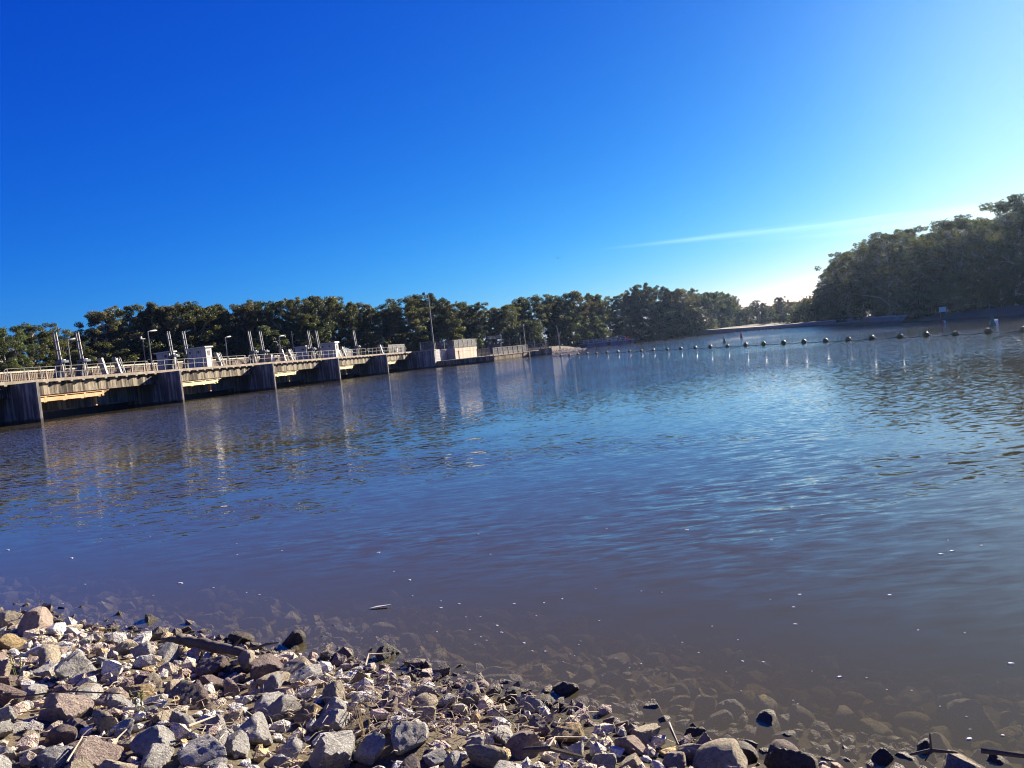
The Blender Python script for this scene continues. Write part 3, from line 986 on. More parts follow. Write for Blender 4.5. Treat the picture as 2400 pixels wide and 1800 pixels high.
e = empty('street_lamp', (4.62, 205, 1.46), 0, 'grey lamp post with two arms standing behind the quay fence', 'lamp post')
MB().tube([(0, 0, 0), (0, 0, 7.1)], [0.13, 0.08], 8).build('pole', 'galvanised', e, smooth=True)
MB().tube([(0, 0, 6.7), (-0.4, 0, 6.75), (-1.15, 0, 6.8)], [0.05, 0.10, 0.05], 6).build('lamp_head', 'rail_grey', e)
MB().tube([(0, 0, 5.6), (-0.3, 0, 5.65), (-1.0, 0, 5.66)], [0.03, 0.06, 0.04], 6).build('lamp_head', 'rail_grey', e)
MB().disc((0.05, 0, 7.1), 0.16, 0.35, 8).build('camera_dome', 'white_paint', e)
for (x, y, z1, lab) in ((3.34, 200.3, 5.47, 'tall white mooring post at the end of the quay fence'), (6.9, 201, 4.54, 'slim white marker post on the mooring block'), (10.0, 206, 4.5, 'slim marker post on the grassy point')):
    z0 = 1.4 if x < 8 else gz(x, y) - 0.1
    e = empty('marker_post', (x, y, z0), 0, lab, 'post', 'slim marker posts by the quay')
    MB().tube([(0, 0, 0), (0, 0, z1 - z0)], 0.075, 8).build('post', 'hoist_pale', e)
    MB().box(-0.13, 0.13, -0.06, -0.09 + 0.2, z1 - z0 - 0.9, z1 - z0 - 0.4).build('marker_plate', 'white_paint', e)
e = empty('mooring_block', (5.6, 198.6, 0), 0, 'dark concrete mooring block with one end coloured as sunlit', 'block')
MB().box(0, 1.7, 0, 5, -3, 1.42).build('block_body', 'concrete_pier', e)
MB().box(1.7, 2.5, 0.1, 4.8, -3, 1.40).build('sunlit_tone_end', 'concrete_quay', e)  # warmer concrete colour stands in for sunlight on this end
e = empty('landing_wall', (8.3, 208.5, 0), 0, 'low dark landing wall beyond the mooring block', 'wall')
MB().box(0, 3.2, 0, 3, -3, 1.75).build('wall_body', 'concrete_pier', e)
MB().tube([(3.3, -0.1, -1), (3.3, -0.1, 2.3)], 0.15, 8).build('fender_pile', 'rail_grey', e)

# ---------------------------------------------------------------- moored work barge
bd = Vector((20.3, 6.0, 0))
brz = math.atan2(bd.y, bd.x)
e = empty('work_barge', (28.5, 290, 0), brz, 'long flat blue-grey work barge moored against the far bank', 'barge')
BL = bd.length
MB().prism_y([(0.0, 0.25), (0.35, -0.5), (BL - 1.4, -0.5), (BL, 0.75), (BL, 1.35), (0, 1.55)], 0, 6).build('hull', 'barge_hull', e)
MB().add([(-0.05, -0.08, 1.56), (BL + 0.05, -0.08, 1.36), (BL + 0.05, 6.1, 1.36), (-0.05, 6.1, 1.56), (-0.05, -0.08, 1.72), (BL + 0.05, -0.08, 1.52), (BL + 0.05, 6.1, 1.52), (-0.05, 6.1, 1.72)],
         [(3, 2, 1, 0), (4, 5, 6, 7), (0, 1, 5, 4), (1, 2, 6, 5), (2, 3, 7, 6), (3, 0, 4, 7)]).build('deck', 'barge_deck', e)
for yy in (0.1, 5.8):
    ra = MB()
    ra.bar((0.1, yy, 3.0), (17.4, yy, 2.84), 0.12, 0.12).bar((0.1, yy, 2.35), (17.4, yy, 2.2), 0.08, 0.08)
    ra.build('railing', 'white_paint', e)
    pm = MB().box(-0.09, 0.09, -0.09, 0.09, 0, 1.35).mesh('stanchion', 'white_paint')
    for k in range(10):
        place('stanchion', pm, e, (0.2 + k * 1.9, yy, 1.70 - 0.018 * k))
    MB().box(0.2, 17.3, yy - 0.01, yy + 0.01, 1.75, 2.8).build('rail_mesh', 'mesh_panel', e)


def torus_mesh(name, Rr, r, mat, n=14, k=7):
    vs_, fs_ = [], []
    for i in range(n):
        a = 2 * math.pi * i / n
        for j in range(k):
            b_ = 2 * math.pi * j / k
            vs_.append(((Rr + r * math.cos(b_)) * math.cos(a), r * math.sin(b_), (Rr + r * math.cos(b_)) * math.sin(a)))
            fs_.append((i * k + j, ((i + 1) % n) * k + j, ((i + 1) % n) * k + (j + 1) % k, i * k + (j + 1) % k))
    return MB().add(vs_, fs_).mesh(name, mat, True)


tyre = torus_mesh('tyre_fender', 0.42, 0.2, 'rubber')
for fx in (0.5, 5.2, 10.2, 15.2, 19.0):
    place('tyre_fender', tyre, e, (fx, -0.25, 0.85))
place('lifebuoy', torus_mesh('lifebuoy', 0.42, 0.14, 'red_paint'), e, (18.4, 0.3, 2.3))
MB().box(17.6, 17.75, 0.2, 0.5, 1.5, 3.0).build('lifebuoy_post', 'red_paint', e)
MB().box(18.9, 19.9, 0.8, 2.4, 1.4, 2.1).build('winch', 'red_paint', e)

# ---------------------------------------------------------------- float line
BU = [(32.9, 49.0), (32.35, 51.8), (31.8, 54.7), (31.35, 57.7), (30.9, 60.7), (30.1, 63.7), (29.5, 66.8), (28.8, 69.9), (28.1, 73.2), (27.45, 76.8), (26.7, 80.6),
      (25.95, 84.3), (25.05, 88.2), (24.2, 92.4), (23.5, 97.0), (22.7, 101.7), (21.85, 106.2), (20.85, 111.1), (20.0, 116.4), (19.0, 121.4), (17.9, 126.6),
      (16.8, 132.3), (15.6, 137.8), (14.5, 143.0), (13.3, 148.4), (12.0, 153.6), (10.7, 159.0)]


def sphere_mesh(name, r, mat, sz=1.0, rings=9, seg=14):
    vs_ = [(0, 0, r * sz)]
    for i in range(1, rings):
        a = math.pi * i / rings
        for k in range(seg):
            b_ = 2 * math.pi * k / seg
            vs_.append((r * math.sin(a) * math.cos(b_), r * math.sin(a) * math.sin(b_), r * sz * math.cos(a)))
    vs_.append((0, 0, -r * sz))
    fs_ = [(0, 1 + k, 1 + (k + 1) % seg) for k in range(seg)]
    for i in range(rings - 2):
        for k in range(seg):
            k2 = (k + 1) % seg
            fs_.append((1 + i * seg + k, 1 + (i + 1) * seg + k, 1 + (i + 1) * seg + k2, 1 + i * seg + k2))
    last = len(vs_) - 1
    fs_ += [(last, 1 + (rings - 2) * seg + (k + 1) % seg, 1 + (rings - 2) * seg + k) for k in range(seg)]
    return MB().add(vs_, fs_).mesh(name, mat, True)


ball = sphere_mesh('float_ball', 0.25, 'buoy_yellow', 0.95)
seam = torus_mesh('seam_band', 0.25, 0.02, 'rope', 18, 5)
eye = MB().tube([(-0.34, 0, -0.04), (-0.22, 0, 0.0)], 0.05, 6).mesh('line_eye', 'rope')
NUM = 'first second third fourth fifth sixth seventh eighth ninth tenth eleventh twelfth thirteenth fourteenth fifteenth sixteenth seventeenth eighteenth nineteenth twentieth'.split() + ['twenty-first', 'twenty-second', 'twenty-third', 'twenty-fourth', 'twenty-fifth', 'twenty-sixth', 'twenty-seventh']
rng = random.Random(5)
for i, (x, y) in enumerate(BU):
    nxt = BU[min(i + 1, len(BU) - 1)]
    prv = BU[max(i - 1, 0)]
    a = math.atan2(nxt[1] - prv[1], nxt[0] - prv[0])
    e = empty('ball_buoy', (x, y, 0.15 + rng.uniform(-0.04, 0.04)), a, '%s yellow ball buoy of the float line, counted from its near end' % NUM[i], 'buoy', 'ball buoys of the float line')
    place('float_ball', ball, e, rot=(rng.uniform(-0.3, 0.3), 0, 0))
    place('seam_band', seam, e, rot=(rng.uniform(-0.3, 0.3), 0, 0))
    place('line_eye', eye, e)
    place('line_eye', eye, e, rot=(0, 0, math.pi))
rp = MB()
full = [(34.2, 42.5)] + BU + [(9.0, 166.0)]
for (x0, y0), (x1, y1) in zip(full[:-1], full[1:]):
    mx_, my_ = (x0 + x1) / 2, (y0 + y1) / 2
    rp.tube([(x0, y0, 0.12), (mx_, my_, 0.03), (x1, y1, 0.12)], 0.03, 5)
tag(rp.build('float_line_rope', 'rope'), 'dark rope stringing the yellow ball buoys across the river', 'rope')

# channel marks


def mark(name, x, y, h, mat, lab, tip=None, white=False):
    e = empty(name, (x, y, 0), 0, lab, 'marker buoy', 'channel marker buoys')
    MB().tube([(0, 0, -0.3), (0, 0, 0.22)], 0.26, 10).build('float', mat, e, smooth=True)
    MB().tube([(0, 0, 0.22), (0, 0, h * 0.45), (0, 0, h)], [0.2, 0.15, 0.04], 10).build('topmark', mat, e, smooth=True)
    if white:
        MB().box(0.16, 0.42, -0.15, 0.15, 0.0, h * 0.5).build('white_side', 'white_paint', e)  # white block on one side of the float
    return e


mark('marker_buoy', 32.3, 115, 0.95, 'green_paint', 'small dark green pointed marker buoy beyond the float line')
mark('marker_buoy', 44.6, 147, 1.35, 'red_paint', 'dark red pointed marker buoy near the far sandy bank')
mark('marker_buoy', 54.9, 97.2, 0.55, 'red_paint', 'low red marker buoy with bright white side', white=True)
mark('marker_buoy', 42.9, 68, 1.0, 'green_paint', 'green pointed marker buoy with white float behind the near buoys', white=True)
e = empty('bank_sign', (66.4, 118, gz(66.8, 118)), R(-12), 'blank white rectangular sign board under the dark bank trees', 'sign')
MB().box(0, 1.0, -0.03, 0.03, 0.75, 1.5).build('sign_board', 'white_paint', e)
for x in (0.12, 0.82):
    MB().box(x, x + 0.08, 0.03, 0.1, 0, 1.5).build('post', 'galvanised', e)

# long low stone-pitched embankment along the far bank
concrete('pitched_stone', (0.30, 0.24, 0.18), (0.22, 0.17, 0.13), (0.08, 0.06, 0.05), 0.6, 15.0)
concrete('sunlit_crest', (0.60, 0.50, 0.37), (0.50, 0.41, 0.30), (0.22, 0.17, 0.11), 0.4, 17.0)  # pale colour stands in for sun on a grass and sand crest
EB = [(57, 333.5), (66, 337.5), (76, 339.3), (83, 337), (87.6, 325), (89.2, 300), (88.6, 272), (87.2, 247), (83.6, 212), (79.2, 178), (73.4, 159), (67.4, 141), (65, 128)]
EH = [2.1, 2.15, 2.2, 2.1, 1.75, 1.35, 1.15, 1.1, 1.1, 1.1, 1.1, 1.1, 1.0]
e = empty('embankment', (0, 0, 0), 0, 'long low pitched stone embankment with pale sunlit-coloured path edging the far bank', 'embankment')
pv, pf, cv = [], [], []
for i, (x, y) in enumerate(EB):
    x0, y0 = EB[max(i - 1, 0)]
    x1, y1 = EB[min(i + 1, len(EB) - 1)]
    nrm = Vector((-(y1 - y0), x1 - x0, 0)).normalized()
    p = Vector((x, y, 0))
    hgt = EH[i]
    pv += [p - nrm * 0.4 + Vector((0, 0, -0.8)), p + nrm * 1.6 + Vector((0, 0, hgt)), p + nrm * 5 + Vector((0, 0, hgt * 0.2))]
    cv += [p + nrm * 1.5 + Vector((0, 0, hgt + 0.01)), p + nrm * 1.55 + Vector((0, 0, hgt + 0.16)), p + nrm * 4.2 + Vector((0, 0, hgt + 0.2)), p + nrm * 4.6 + Vector((0, 0, hgt * 0.2))]
for i in range(len(EB) - 1):
    pf += [(3 * i, 3 * i + 3, 3 * i + 4, 3 * i + 1), (3 * i + 1, 3 * i + 4, 3 * i + 5, 3 * i + 2)]
MB().add(pv, pf).build('stone_face', 'pitched_stone', e)
MB().add(cv, [(4 * i + k, 4 * i + 4 + k, 4 * i + 5 + k, 4 * i + 1 + k) for i in range(len(EB) - 1) for k in range(3)]).build('crest', 'sunlit_crest', e)

# measured positions: x, y, width, colour / x, y, top height, row / x, y, size
ROCKS = [(-2.94, 6.03, 0.29, 'g'),
         (-3.11, 5.96, 0.21, 'g'),
         (-3.83, 5.92, 0.3, 't'),
         (-3.39, 5.54, 0.37, 'g'),
         (-3.25, 5.65, 0.11, 'g'),
         (-2.38, 5.4, 0.23, 'p'),
         (-2.16, 4.69, 0.29, 'p'),
         (-2.84, 4.48, 0.34, 'k'),
         (-2.24, 3.74, 0.27, 'k'),
         (-2.42, 3.7, 0.24, 'g'),
         (-2.0, 3.85, 0.22, 'g'),
         (-2.18, 3.93, 0.13, 't'),
         (-2.32, 4.43, 0.12, 'g'),
         (-5.25, 7.63, 0.32, 't'),
         (-4.85, 7.41, 0.46, 'k'),
         (-5.16, 8.02, 0.16, 'w'),
         (-1.66, 3.68, 0.31, 'g'),
         (-1.61, 4.13, 0.27, 'g'),
         (-1.14, 3.91, 0.36, 'g'),
         (-0.97, 3.95, 0.25, 'g'),
         (-0.75, 4.05, 0.27, 'g'),
         (-0.61, 3.85, 0.17, 'g'),
         (-0.72, 3.73, 0.19, 'p'),
         (-1.41, 4.5, 0.17, 'y'),
         (-2.04, 5.58, 0.32, 'p'),
         (-1.82, 5.58, 0.28, 't'),
         (-0.76, 4.74, 0.17, 't'),
         (-1.6, 3.82, 0.22, 'g'),
         (-0.63, 5.64, 0.16, 'w'),
         (-0.35, 5.45, 0.21, 'w'),
         (0.29, 5.25, 0.18, 'w'),
         (-0.43, 5.23, 0.14, 'k'),
         (-0.22, 4.92, 0.2, 'w'),
         (-0.01, 4.85, 0.15, 'w'),
         (0.1, 4.8, 0.13, 'w'),
         (0.12, 4.28, 0.25, 'y'),
         (-0.17, 4.0, 0.25, 'k'),
         (-0.33, 3.79, 0.22, 't'),
         (0.44, 4.1, 0.19, 'k'),
         (0.26, 3.92, 0.15, 'g'),
         (0.42, 3.91, 0.15, 't'),
         (0.47, 3.77, 0.13, 'k'),
         (0.88, 3.87, 0.28, 't'),
         (1.2, 3.85, 0.29, 'w'),
         (1.83, 3.87, 0.16, 'w'),
         (2.05, 3.77, 0.24, 't'),
         (1.15, 4.65, 0.21, 'w'),
         (0.65, 3.9, 0.16, 'k')]
TREES = [(-102.8, 121.0, 15.3, 0), (-111.6, 134.2, 16.2, 1), (-101.7, 120.0, 8.0, 2), (-100.2, 124.8, 17.0, 0), (-108.3, 136.6, 16.0, 1), (-97.9, 124.1, 10.9, 2), (-100.6, 132.3, 17.0, 0), (-106.5, 141.6, 17.4, 1), (-94.9, 126.7, 8.2, 2), (-96.6, 134.2, 16.2, 0), (-102.2, 144.9, 16.3, 1), (-93.4, 132.4, 10.9, 2), (-94.0, 137.6, 16.6, 0), (-102.5, 153.4, 17.3, 1), (-92.7, 135.1, 9.5, 2), (-92.0, 141.7, 16.7, 0), (-100.8, 157.6, 16.4, 1), (-88.5, 139.9, 9.3, 2), (-92.8, 151.2, 17.4, 0), (-94.7, 160.1, 15.0, 1), (-89.6, 147.1, 8.0, 2), (-91.8, 157.3, 16.2, 0), (-94.2, 166.0, 15.2, 1), (-87.2, 151.3, 7.4, 2), (-90.6, 164.1, 15.4, 0), (-92.9, 171.9, 17.2, 1), (-86.8, 159.1, 11.6, 2), (-88.0, 170.0, 20.9, 0), (-91.7, 179.3, 21.4, 1), (-85.2, 163.8, 13.7, 2), (-85.7, 175.9, 22.0, 0), (-89.0, 188.7, 20.5, 1), (-82.4, 170.2, 9.1, 2), (-81.4, 177.3, 22.3, 0), (-86.6, 192.2, 21.5, 1), (-82.4, 174.2, 15.0, 2), (-78.0, 180.2, 21.7, 0), (-83.4, 195.7, 23.0, 1), (-75.6, 176.2, 12.5, 2), (-75.0, 184.9, 22.0, 0), (-78.9, 198.3, 22.8, 1), (-70.7, 181.7, 11.5, 2), (-72.2, 188.9, 21.0, 0), (-75.0, 201.2, 21.9, 1), (-72.5, 185.0, 9.6, 2), (-69.0, 191.0, 21.4, 0), (-69.9, 204.1, 20.8, 1), (-65.5, 188.4, 10.2, 2), (-66.7, 196.3, 21.5, 0), (-66.8, 205.0, 20.5, 1), (-61.9, 189.9, 14.7, 2), (-63.4, 200.4, 22.2, 0), (-62.8, 211.5, 21.9, 1), (-62.8, 193.8, 14.9, 2), (-57.8, 200.4, 21.7, 0), (-57.8, 216.6, 20.7, 1), (-59.3, 197.2, 15.4, 2), (-53.8, 204.3, 22.0, 0), (-54.0, 219.3, 22.1, 1), (-54.1, 202.6, 14.3, 2), (-50.6, 208.7, 22.8, 0), (-53.0, 225.4, 23.4, 1), (-49.3, 204.8, 15.1, 2), (-48.0, 216.2, 22.9, 0), (-46.1, 227.3, 21.3, 1), (-46.7, 208.2, 9.0, 2), (-42.8, 216.2, 20.9, 0), (-41.7, 228.6, 19.5, 1), (-42.0, 212.9, 7.8, 2), (-39.3, 226.2, 19.3, 0), (-35.7, 235.2, 18.9, 1), (-38.4, 216.5, 12.8, 2), (-33.9, 227.2, 18.9, 0), (-34.1, 240.8, 21.3, 1), (-33.7, 222.3, 13.4, 2), (-28.8, 228.6, 21.3, 0), (-27.1, 247.1, 21.5, 1), (-28.3, 227.7, 10.8, 2), (-25.6, 237.1, 22.5, 0), (-23.1, 246.2, 21.1, 1), (-23.0, 228.1, 8.1, 2), (-21.3, 240.3, 22.7, 0), (-17.7, 252.5, 19.6, 1), (-21.5, 233.9, 10.2, 2), (-17.1, 241.5, 19.4, 0), (-13.8, 256.9, 17.8, 1), (-17.0, 236.7, 13.8, 2), (-13.2, 251.9, 19.8, 0), (-9.5, 260.1, 17.8, 1), (-13.8, 241.5, 11.3, 2), (-8.9, 249.0, 18.9, 0), (-5.0, 265.4, 17.3, 1), (-11.2, 244.7, 12.3, 2), (-4.0, 262.4, 17.2, 0), (-0.8, 273.9, 18.1, 1), (-5.3, 251.9, 8.8, 2), (0.0, 261.0, 17.9, 0), (5.3, 279.4, 20.8, 1), (0.7, 260.1, 10.7, 2), (5.2, 277.4, 19.5, 0), (7.7, 284.9, 21.1, 1), (7.6, 267.5, 12.4, 2), (10.9, 283.4, 21.5, 0), (17.4, 294.7, 20.0, 1), (9.0, 275.6, 12.5, 2), (17.2, 294.0, 21.4, 0), (22.2, 305.0, 20.7, 1), (17.4, 283.0, 9.8, 2), (23.1, 297.7, 22.4, 0), (27.8, 309.1, 20.4, 1), (22.1, 290.6, 15.3, 2), (28.7, 303.8, 23.1, 0), (36.8, 318.9, 21.6, 1), (27.8, 297.1, 13.1, 2), (34.0, 315.7, 22.5, 0), (38.6, 326.0, 20.7, 1), (34.4, 302.0, 12.6, 2), (39.8, 316.3, 21.4, 0), (43.9, 327.8, 19.0, 1), (35.3, 311.8, 9.2, 2), (46.5, 324.1, 20.8, 0), (54.8, 339.3, 22.2, 1), (47.8, 316.6, 11.7, 2), (53.5, 336.0, 22.0, 0), (59.4, 342.6, 24.3, 1), (47.1, 325.1, 9.2, 2), (59.1, 336.5, 24.8, 0), (66.5, 349.6, 24.0, 1), (53.5, 332.6, 15.8, 2), (64.8, 343.3, 26.1, 0), (73.7, 350.5, 21.2, 1), (66.0, 331.0, 10.7, 2), (69.7, 343.0, 23.6, 0), (79.3, 354.6, 21.9, 1), (69.6, 332.8, 14.0, 2), (73.8, 341.3, 22.6, 0), (80.0, 357.7, 22.5, 1), (74.7, 337.6, 15.0, 2), (78.8, 341.7, 21.7, 0), (87.0, 361.4, 21.8, 1), (82.9, 339.6, 12.8, 2), (86.1, 353.2, 22.4, 0), (96.1, 363.5, 19.9, 1), (83.9, 339.4, 12.1, 2), (91.8, 353.2, 19.4, 0), (97.6, 363.5, 19.3, 1), (92.0, 344.5, 7.7, 2), (100.8, 367.3, 20.3, 0), (110.3, 378.3, 18.7, 1), (107.2, 380.9, 14.6, 1), (108.5, 385.0, 18.3, 1), (102.4, 362.9, 7.8, 2), (108.5, 377.6, 20.1, 0), (117.5, 395.6, 16.9, 1), (120.7, 406.3, 16.4, 1), (109.7, 381.6, 16.6, 1), (108.0, 375.3, 10.8, 2), (117.7, 392.2, 17.2, 0), (129.0, 406.2, 12.3, 1), (123.4, 420.1, 19.3, 1), (123.8, 415.4, 15.3, 1), (119.8, 384.6, 6.6, 2), (121.7, 389.0, 11.9, 0), (128.3, 402.2, 12.5, 1), (125.4, 390.2, 12.2, 1), (129.5, 420.9, 11.6, 1), (116.7, 385.0, 11.0, 2), (124.2, 382.0, 14.3, 0), (133.8, 389.4, 10.8, 1), (123.8, 377.2, 9.7, 1), (122.2, 373.3, 12.1, 1), (124.4, 368.5, 7.2, 2), (123.1, 366.6, 12.4, 0), (134.3, 376.8, 13.3, 1), (130.5, 381.0, 9.4, 1), (128.6, 379.3, 11.3, 1), (122.6, 353.0, 7.8, 2), (122.3, 352.7, 10.1, 0), (134.3, 364.4, 11.7, 1), (122.9, 344.8, 12.1, 1), (129.1, 366.8, 11.5, 1), (115.5, 343.0, 5.1, 2), (120.1, 333.8, 13.3, 0), (128.8, 346.7, 10.8, 1), (119.9, 327.8, 8.7, 1), (119.5, 335.0, 10.8, 1), (118.9, 326.5, 6.0, 2), (114.3, 306.5, 9.9, 0), (120.2, 315.0, 10.2, 1), (110.4, 298.5, 7.7, 1), (123.1, 323.9, 9.9, 1), (106.1, 296.7, 5.6, 2), (102.9, 264.5, 9.5, 0), (114.4, 278.1, 13.2, 1), (112.5, 293.2, 8.8, 1), (115.3, 292.0, 9.9, 1), (104.5, 270.7, 8.3, 1), (97.7, 260.6, 3.7, 2), (95.0, 233.2, 11.3, 0), (105.5, 249.5, 17.9, 1), (105.2, 261.5, 10.7, 1), (91.1, 232.2, 4.0, 2), (91.9, 216.1, 17.6, 0), (100.1, 227.7, 19.7, 1), (109.6, 246.1, 20.8, 1), (88.6, 211.0, 8.7, 2), (85.9, 190.9, 18.3, 0), (96.3, 208.6, 18.9, 1), (98.3, 215.0, 20.1, 1), (88.1, 188.9, 8.4, 2), (81.9, 172.4, 17.8, 0), (89.5, 182.8, 20.0, 1), (93.9, 191.9, 20.0, 1), (78.2, 168.4, 10.4, 2), (80.5, 161.1, 18.8, 0), (86.9, 170.9, 18.1, 1), (97.6, 190.1, 21.0, 1), (77.3, 155.5, 6.8, 2), (78.0, 147.5, 17.9, 0), (84.3, 157.4, 16.0, 1), (94.4, 176.3, 17.0, 1), (76.9, 141.3, 10.6, 2), (75.1, 134.9, 15.1, 0), (82.1, 141.7, 16.6, 1), (88.9, 158.9, 17.0, 1), (73.3, 130.5, 10.1, 2), (74.4, 125.5, 16.6, 0), (82.1, 134.6, 16.7, 1), (86.5, 146.4, 18.5, 1), (72.1, 122.7, 8.0, 2), (74.3, 117.8, 14.4, 0), (82.8, 128.1, 15.7, 1), (92.8, 146.8, 18.0, 1), (75.1, 116.2, 7.0, 2), (75.6, 113.3, 17.3, 0), (84.8, 125.6, 17.2, 1), (94.8, 140.2, 17.9, 1), (75.8, 111.2, 10.0, 2), (79.4, 111.8, 17.6, 0), (87.7, 119.9, 16.0, 1), (102.4, 139.9, 18.8, 1), (76.6, 107.2, 7.6, 2), (80.1, 105.8, 14.6, 0), (94.4, 121.4, 16.8, 1), (99.9, 128.9, 15.7, 1), (76.8, 103.6, 6.0, 2), (82.3, 102.2, 15.7, 0), (93.3, 114.5, 17.4, 1), (102.7, 126.7, 16.8, 1), (80.7, 101.1, 6.4, 2), (85.0, 99.6, 15.0, 0), (97.5, 112.5, 15.8, 1), (105.2, 121.3, 15.8, 1), (84.3, 98.6, 10.6, 2), (87.5, 98.0, 14.3, 0), (101.4, 111.3, 16.4, 1), (112.8, 123.5, 17.8, 1), (84.6, 96.2, 7.9, 2)]
FOAM = [(-0.89, 7.2, 0.021), (-0.7, 7.06, 0.021), (-0.87, 7.0, 0.021), (-0.19, 6.9, 0.036), (0.08, 6.84, 0.02), (0.25, 6.89, 0.02), (-0.0, 6.53, 0.019), (-0.62, 6.68, 0.02), (-0.49, 6.65, 0.02), (-0.34, 6.39, 0.034), (-0.3, 6.22, 0.033), (-0.85, 6.39, 0.019), (0.51, 6.25, 0.019), (-0.57, 6.36, 0.019), (-0.47, 6.17, 0.018), (-0.42, 6.08, 0.018), (-0.12, 5.94, 0.032), (0.04, 5.73, 0.031), (0.32, 5.86, 0.018), (0.3, 5.79, 0.017), (-0.51, 6.02, 0.018), (-0.06, 5.77, 0.017), (0.22, 5.63, 0.017), (0.25, 5.59, 0.017), (0.54, 5.47, 0.017), (0.16, 5.5, 0.017), (0.61, 5.28, 0.016), (0.7, 5.33, 0.016), (0.41, 5.2, 0.016), (2.07, 6.1, 0.034), (1.95, 5.75, 0.032), (1.38, 5.2, 0.029), (1.51, 5.15, 0.029), (1.89, 4.82, 0.041), (2.04, 4.77, 0.016), (2.71, 5.41, 0.018), (2.97, 5.28, 0.018), (2.95, 4.76, 0.044), (1.76, 4.94, 0.016), (2.08, 4.59, 0.015), (2.21, 4.55, 0.015), (2.26, 4.33, 0.015), (1.5, 4.58, 0.015), (1.51, 4.53, 0.015), (2.33, 4.19, 0.015), (2.27, 4.06, 0.014), (2.39, 3.97, 0.026), (2.21, 3.97, 0.037), (1.24, 4.77, 0.015), (1.23, 5.06, 0.016), (1.13, 5.42, 0.017), (1.06, 5.63, 0.017), (1.35, 5.88, 0.018), (1.46, 5.57, 0.017), (1.96, 6.33, 0.019), (-8.15, 11.98, 0.073), (-6.52, 10.88, 0.064), (-5.87, 11.89, 0.037), (-4.08, 10.69, 0.032), (-3.83, 10.01, 0.03), (-4.09, 8.86, 0.072), (-5.44, 9.28, 0.031), (-4.22, 8.46, 0.027), (-3.57, 8.52, 0.026), (-3.08, 8.18, 0.025), (-2.9, 8.05, 0.025), (-3.23, 9.98, 0.03), (-1.85, 9.33, 0.049), (-1.52, 8.41, 0.025), (-1.29, 8.01, 0.042), (-1.19, 7.45, 0.022), (-0.87, 7.0, 0.037), (-0.71, 7.07, 0.021), (-5.26, 8.51, 0.029), (-6.67, 13.01, 0.041), (-0.63, 9.75, 0.028), (-0.45, 8.7, 0.025), (3.79, 7.03, 0.06), (3.93, 7.09, 0.061), (4.25, 7.16, 0.043), (4.09, 7.43, 0.024), (2.87, 6.14, 0.052), (2.22, 6.37, 0.036), (2.07, 6.1, 0.019), (2.58, 8.1, 0.044), (1.85, 8.87, 0.047), (0.25, 6.9, 0.02), (0.97, 6.88, 0.02), (1.14, 6.79, 0.02), (0.58, 7.09, 0.021), (0.08, 6.84, 0.02), (0.97, 9.34, 0.027)]

# ---------------------------------------------------------------- trees


def leaf_cloud(rs, clumps, per, size):
    """small bent leaf cards spread through the volume of every clump"""
    V, F, T = [], [], []
    n0 = 0
    for (c, r, flat) in clumps:
        k = max(8, int(per * r * r))
        d = rs.normal(size=(k, 3))
        d /= np.linalg.norm(d, axis=1)[:, None]
        rad = rs.uniform(0.25, 1.0, k) ** 0.45
        wob = 1 + 0.28 * np.sin(d[:, 0] * 5 + c[0]) * np.cos(d[:, 1] * 5 + c[1] + d[:, 2] * 3)
        p = np.array(c) + d * (rad * wob * r)[:, None] * np.array([1, 1, flat])
        nrm = d * 0.7 + rs.normal(size=(k, 3)) * 0.75 + np.array([0, 0, 0.25])
        nrm /= np.linalg.norm(nrm, axis=1)[:, None]
        a = np.cross(nrm, rs.normal(size=(k, 3)))
        a /= np.linalg.norm(a, axis=1)[:, None] + 1e-9
        b = np.cross(nrm, a)
        sz = size * rs.uniform(0.55, 1.35, k)
        L = a * (sz * 1.0)[:, None]
        Wd = b * (sz * 0.5)[:, None]
        quad = np.stack([p - L, p + Wd + nrm * (sz * 0.12)[:, None], p + L, p - Wd + nrm * (sz * 0.12)[:, None]], 1)
        V.append(quad.reshape(-1, 3))
        F.append(np.arange(4 * k).reshape(k, 4) + n0)
        n0 += 4 * k
        tint = np.clip(rs.normal(0.5, 0.22) + rs.normal(0, 0.12, k), 0, 1)
        T.append(np.repeat(tint, 4))
    return np.concatenate(V), np.concatenate(F), np.concatenate(T)


def crown_mesh(name, V, F, T, mat):
    m = bpy.data.meshes.new(name)
    m.from_pydata(V.tolist(), [], F.tolist())
    at = m.attributes.new('tint', 'FLOAT', 'POINT')
    at.data.foreach_set('value', T.astype(np.float32))
    m.materials.append(MAT[mat])
    m.update()
    return m


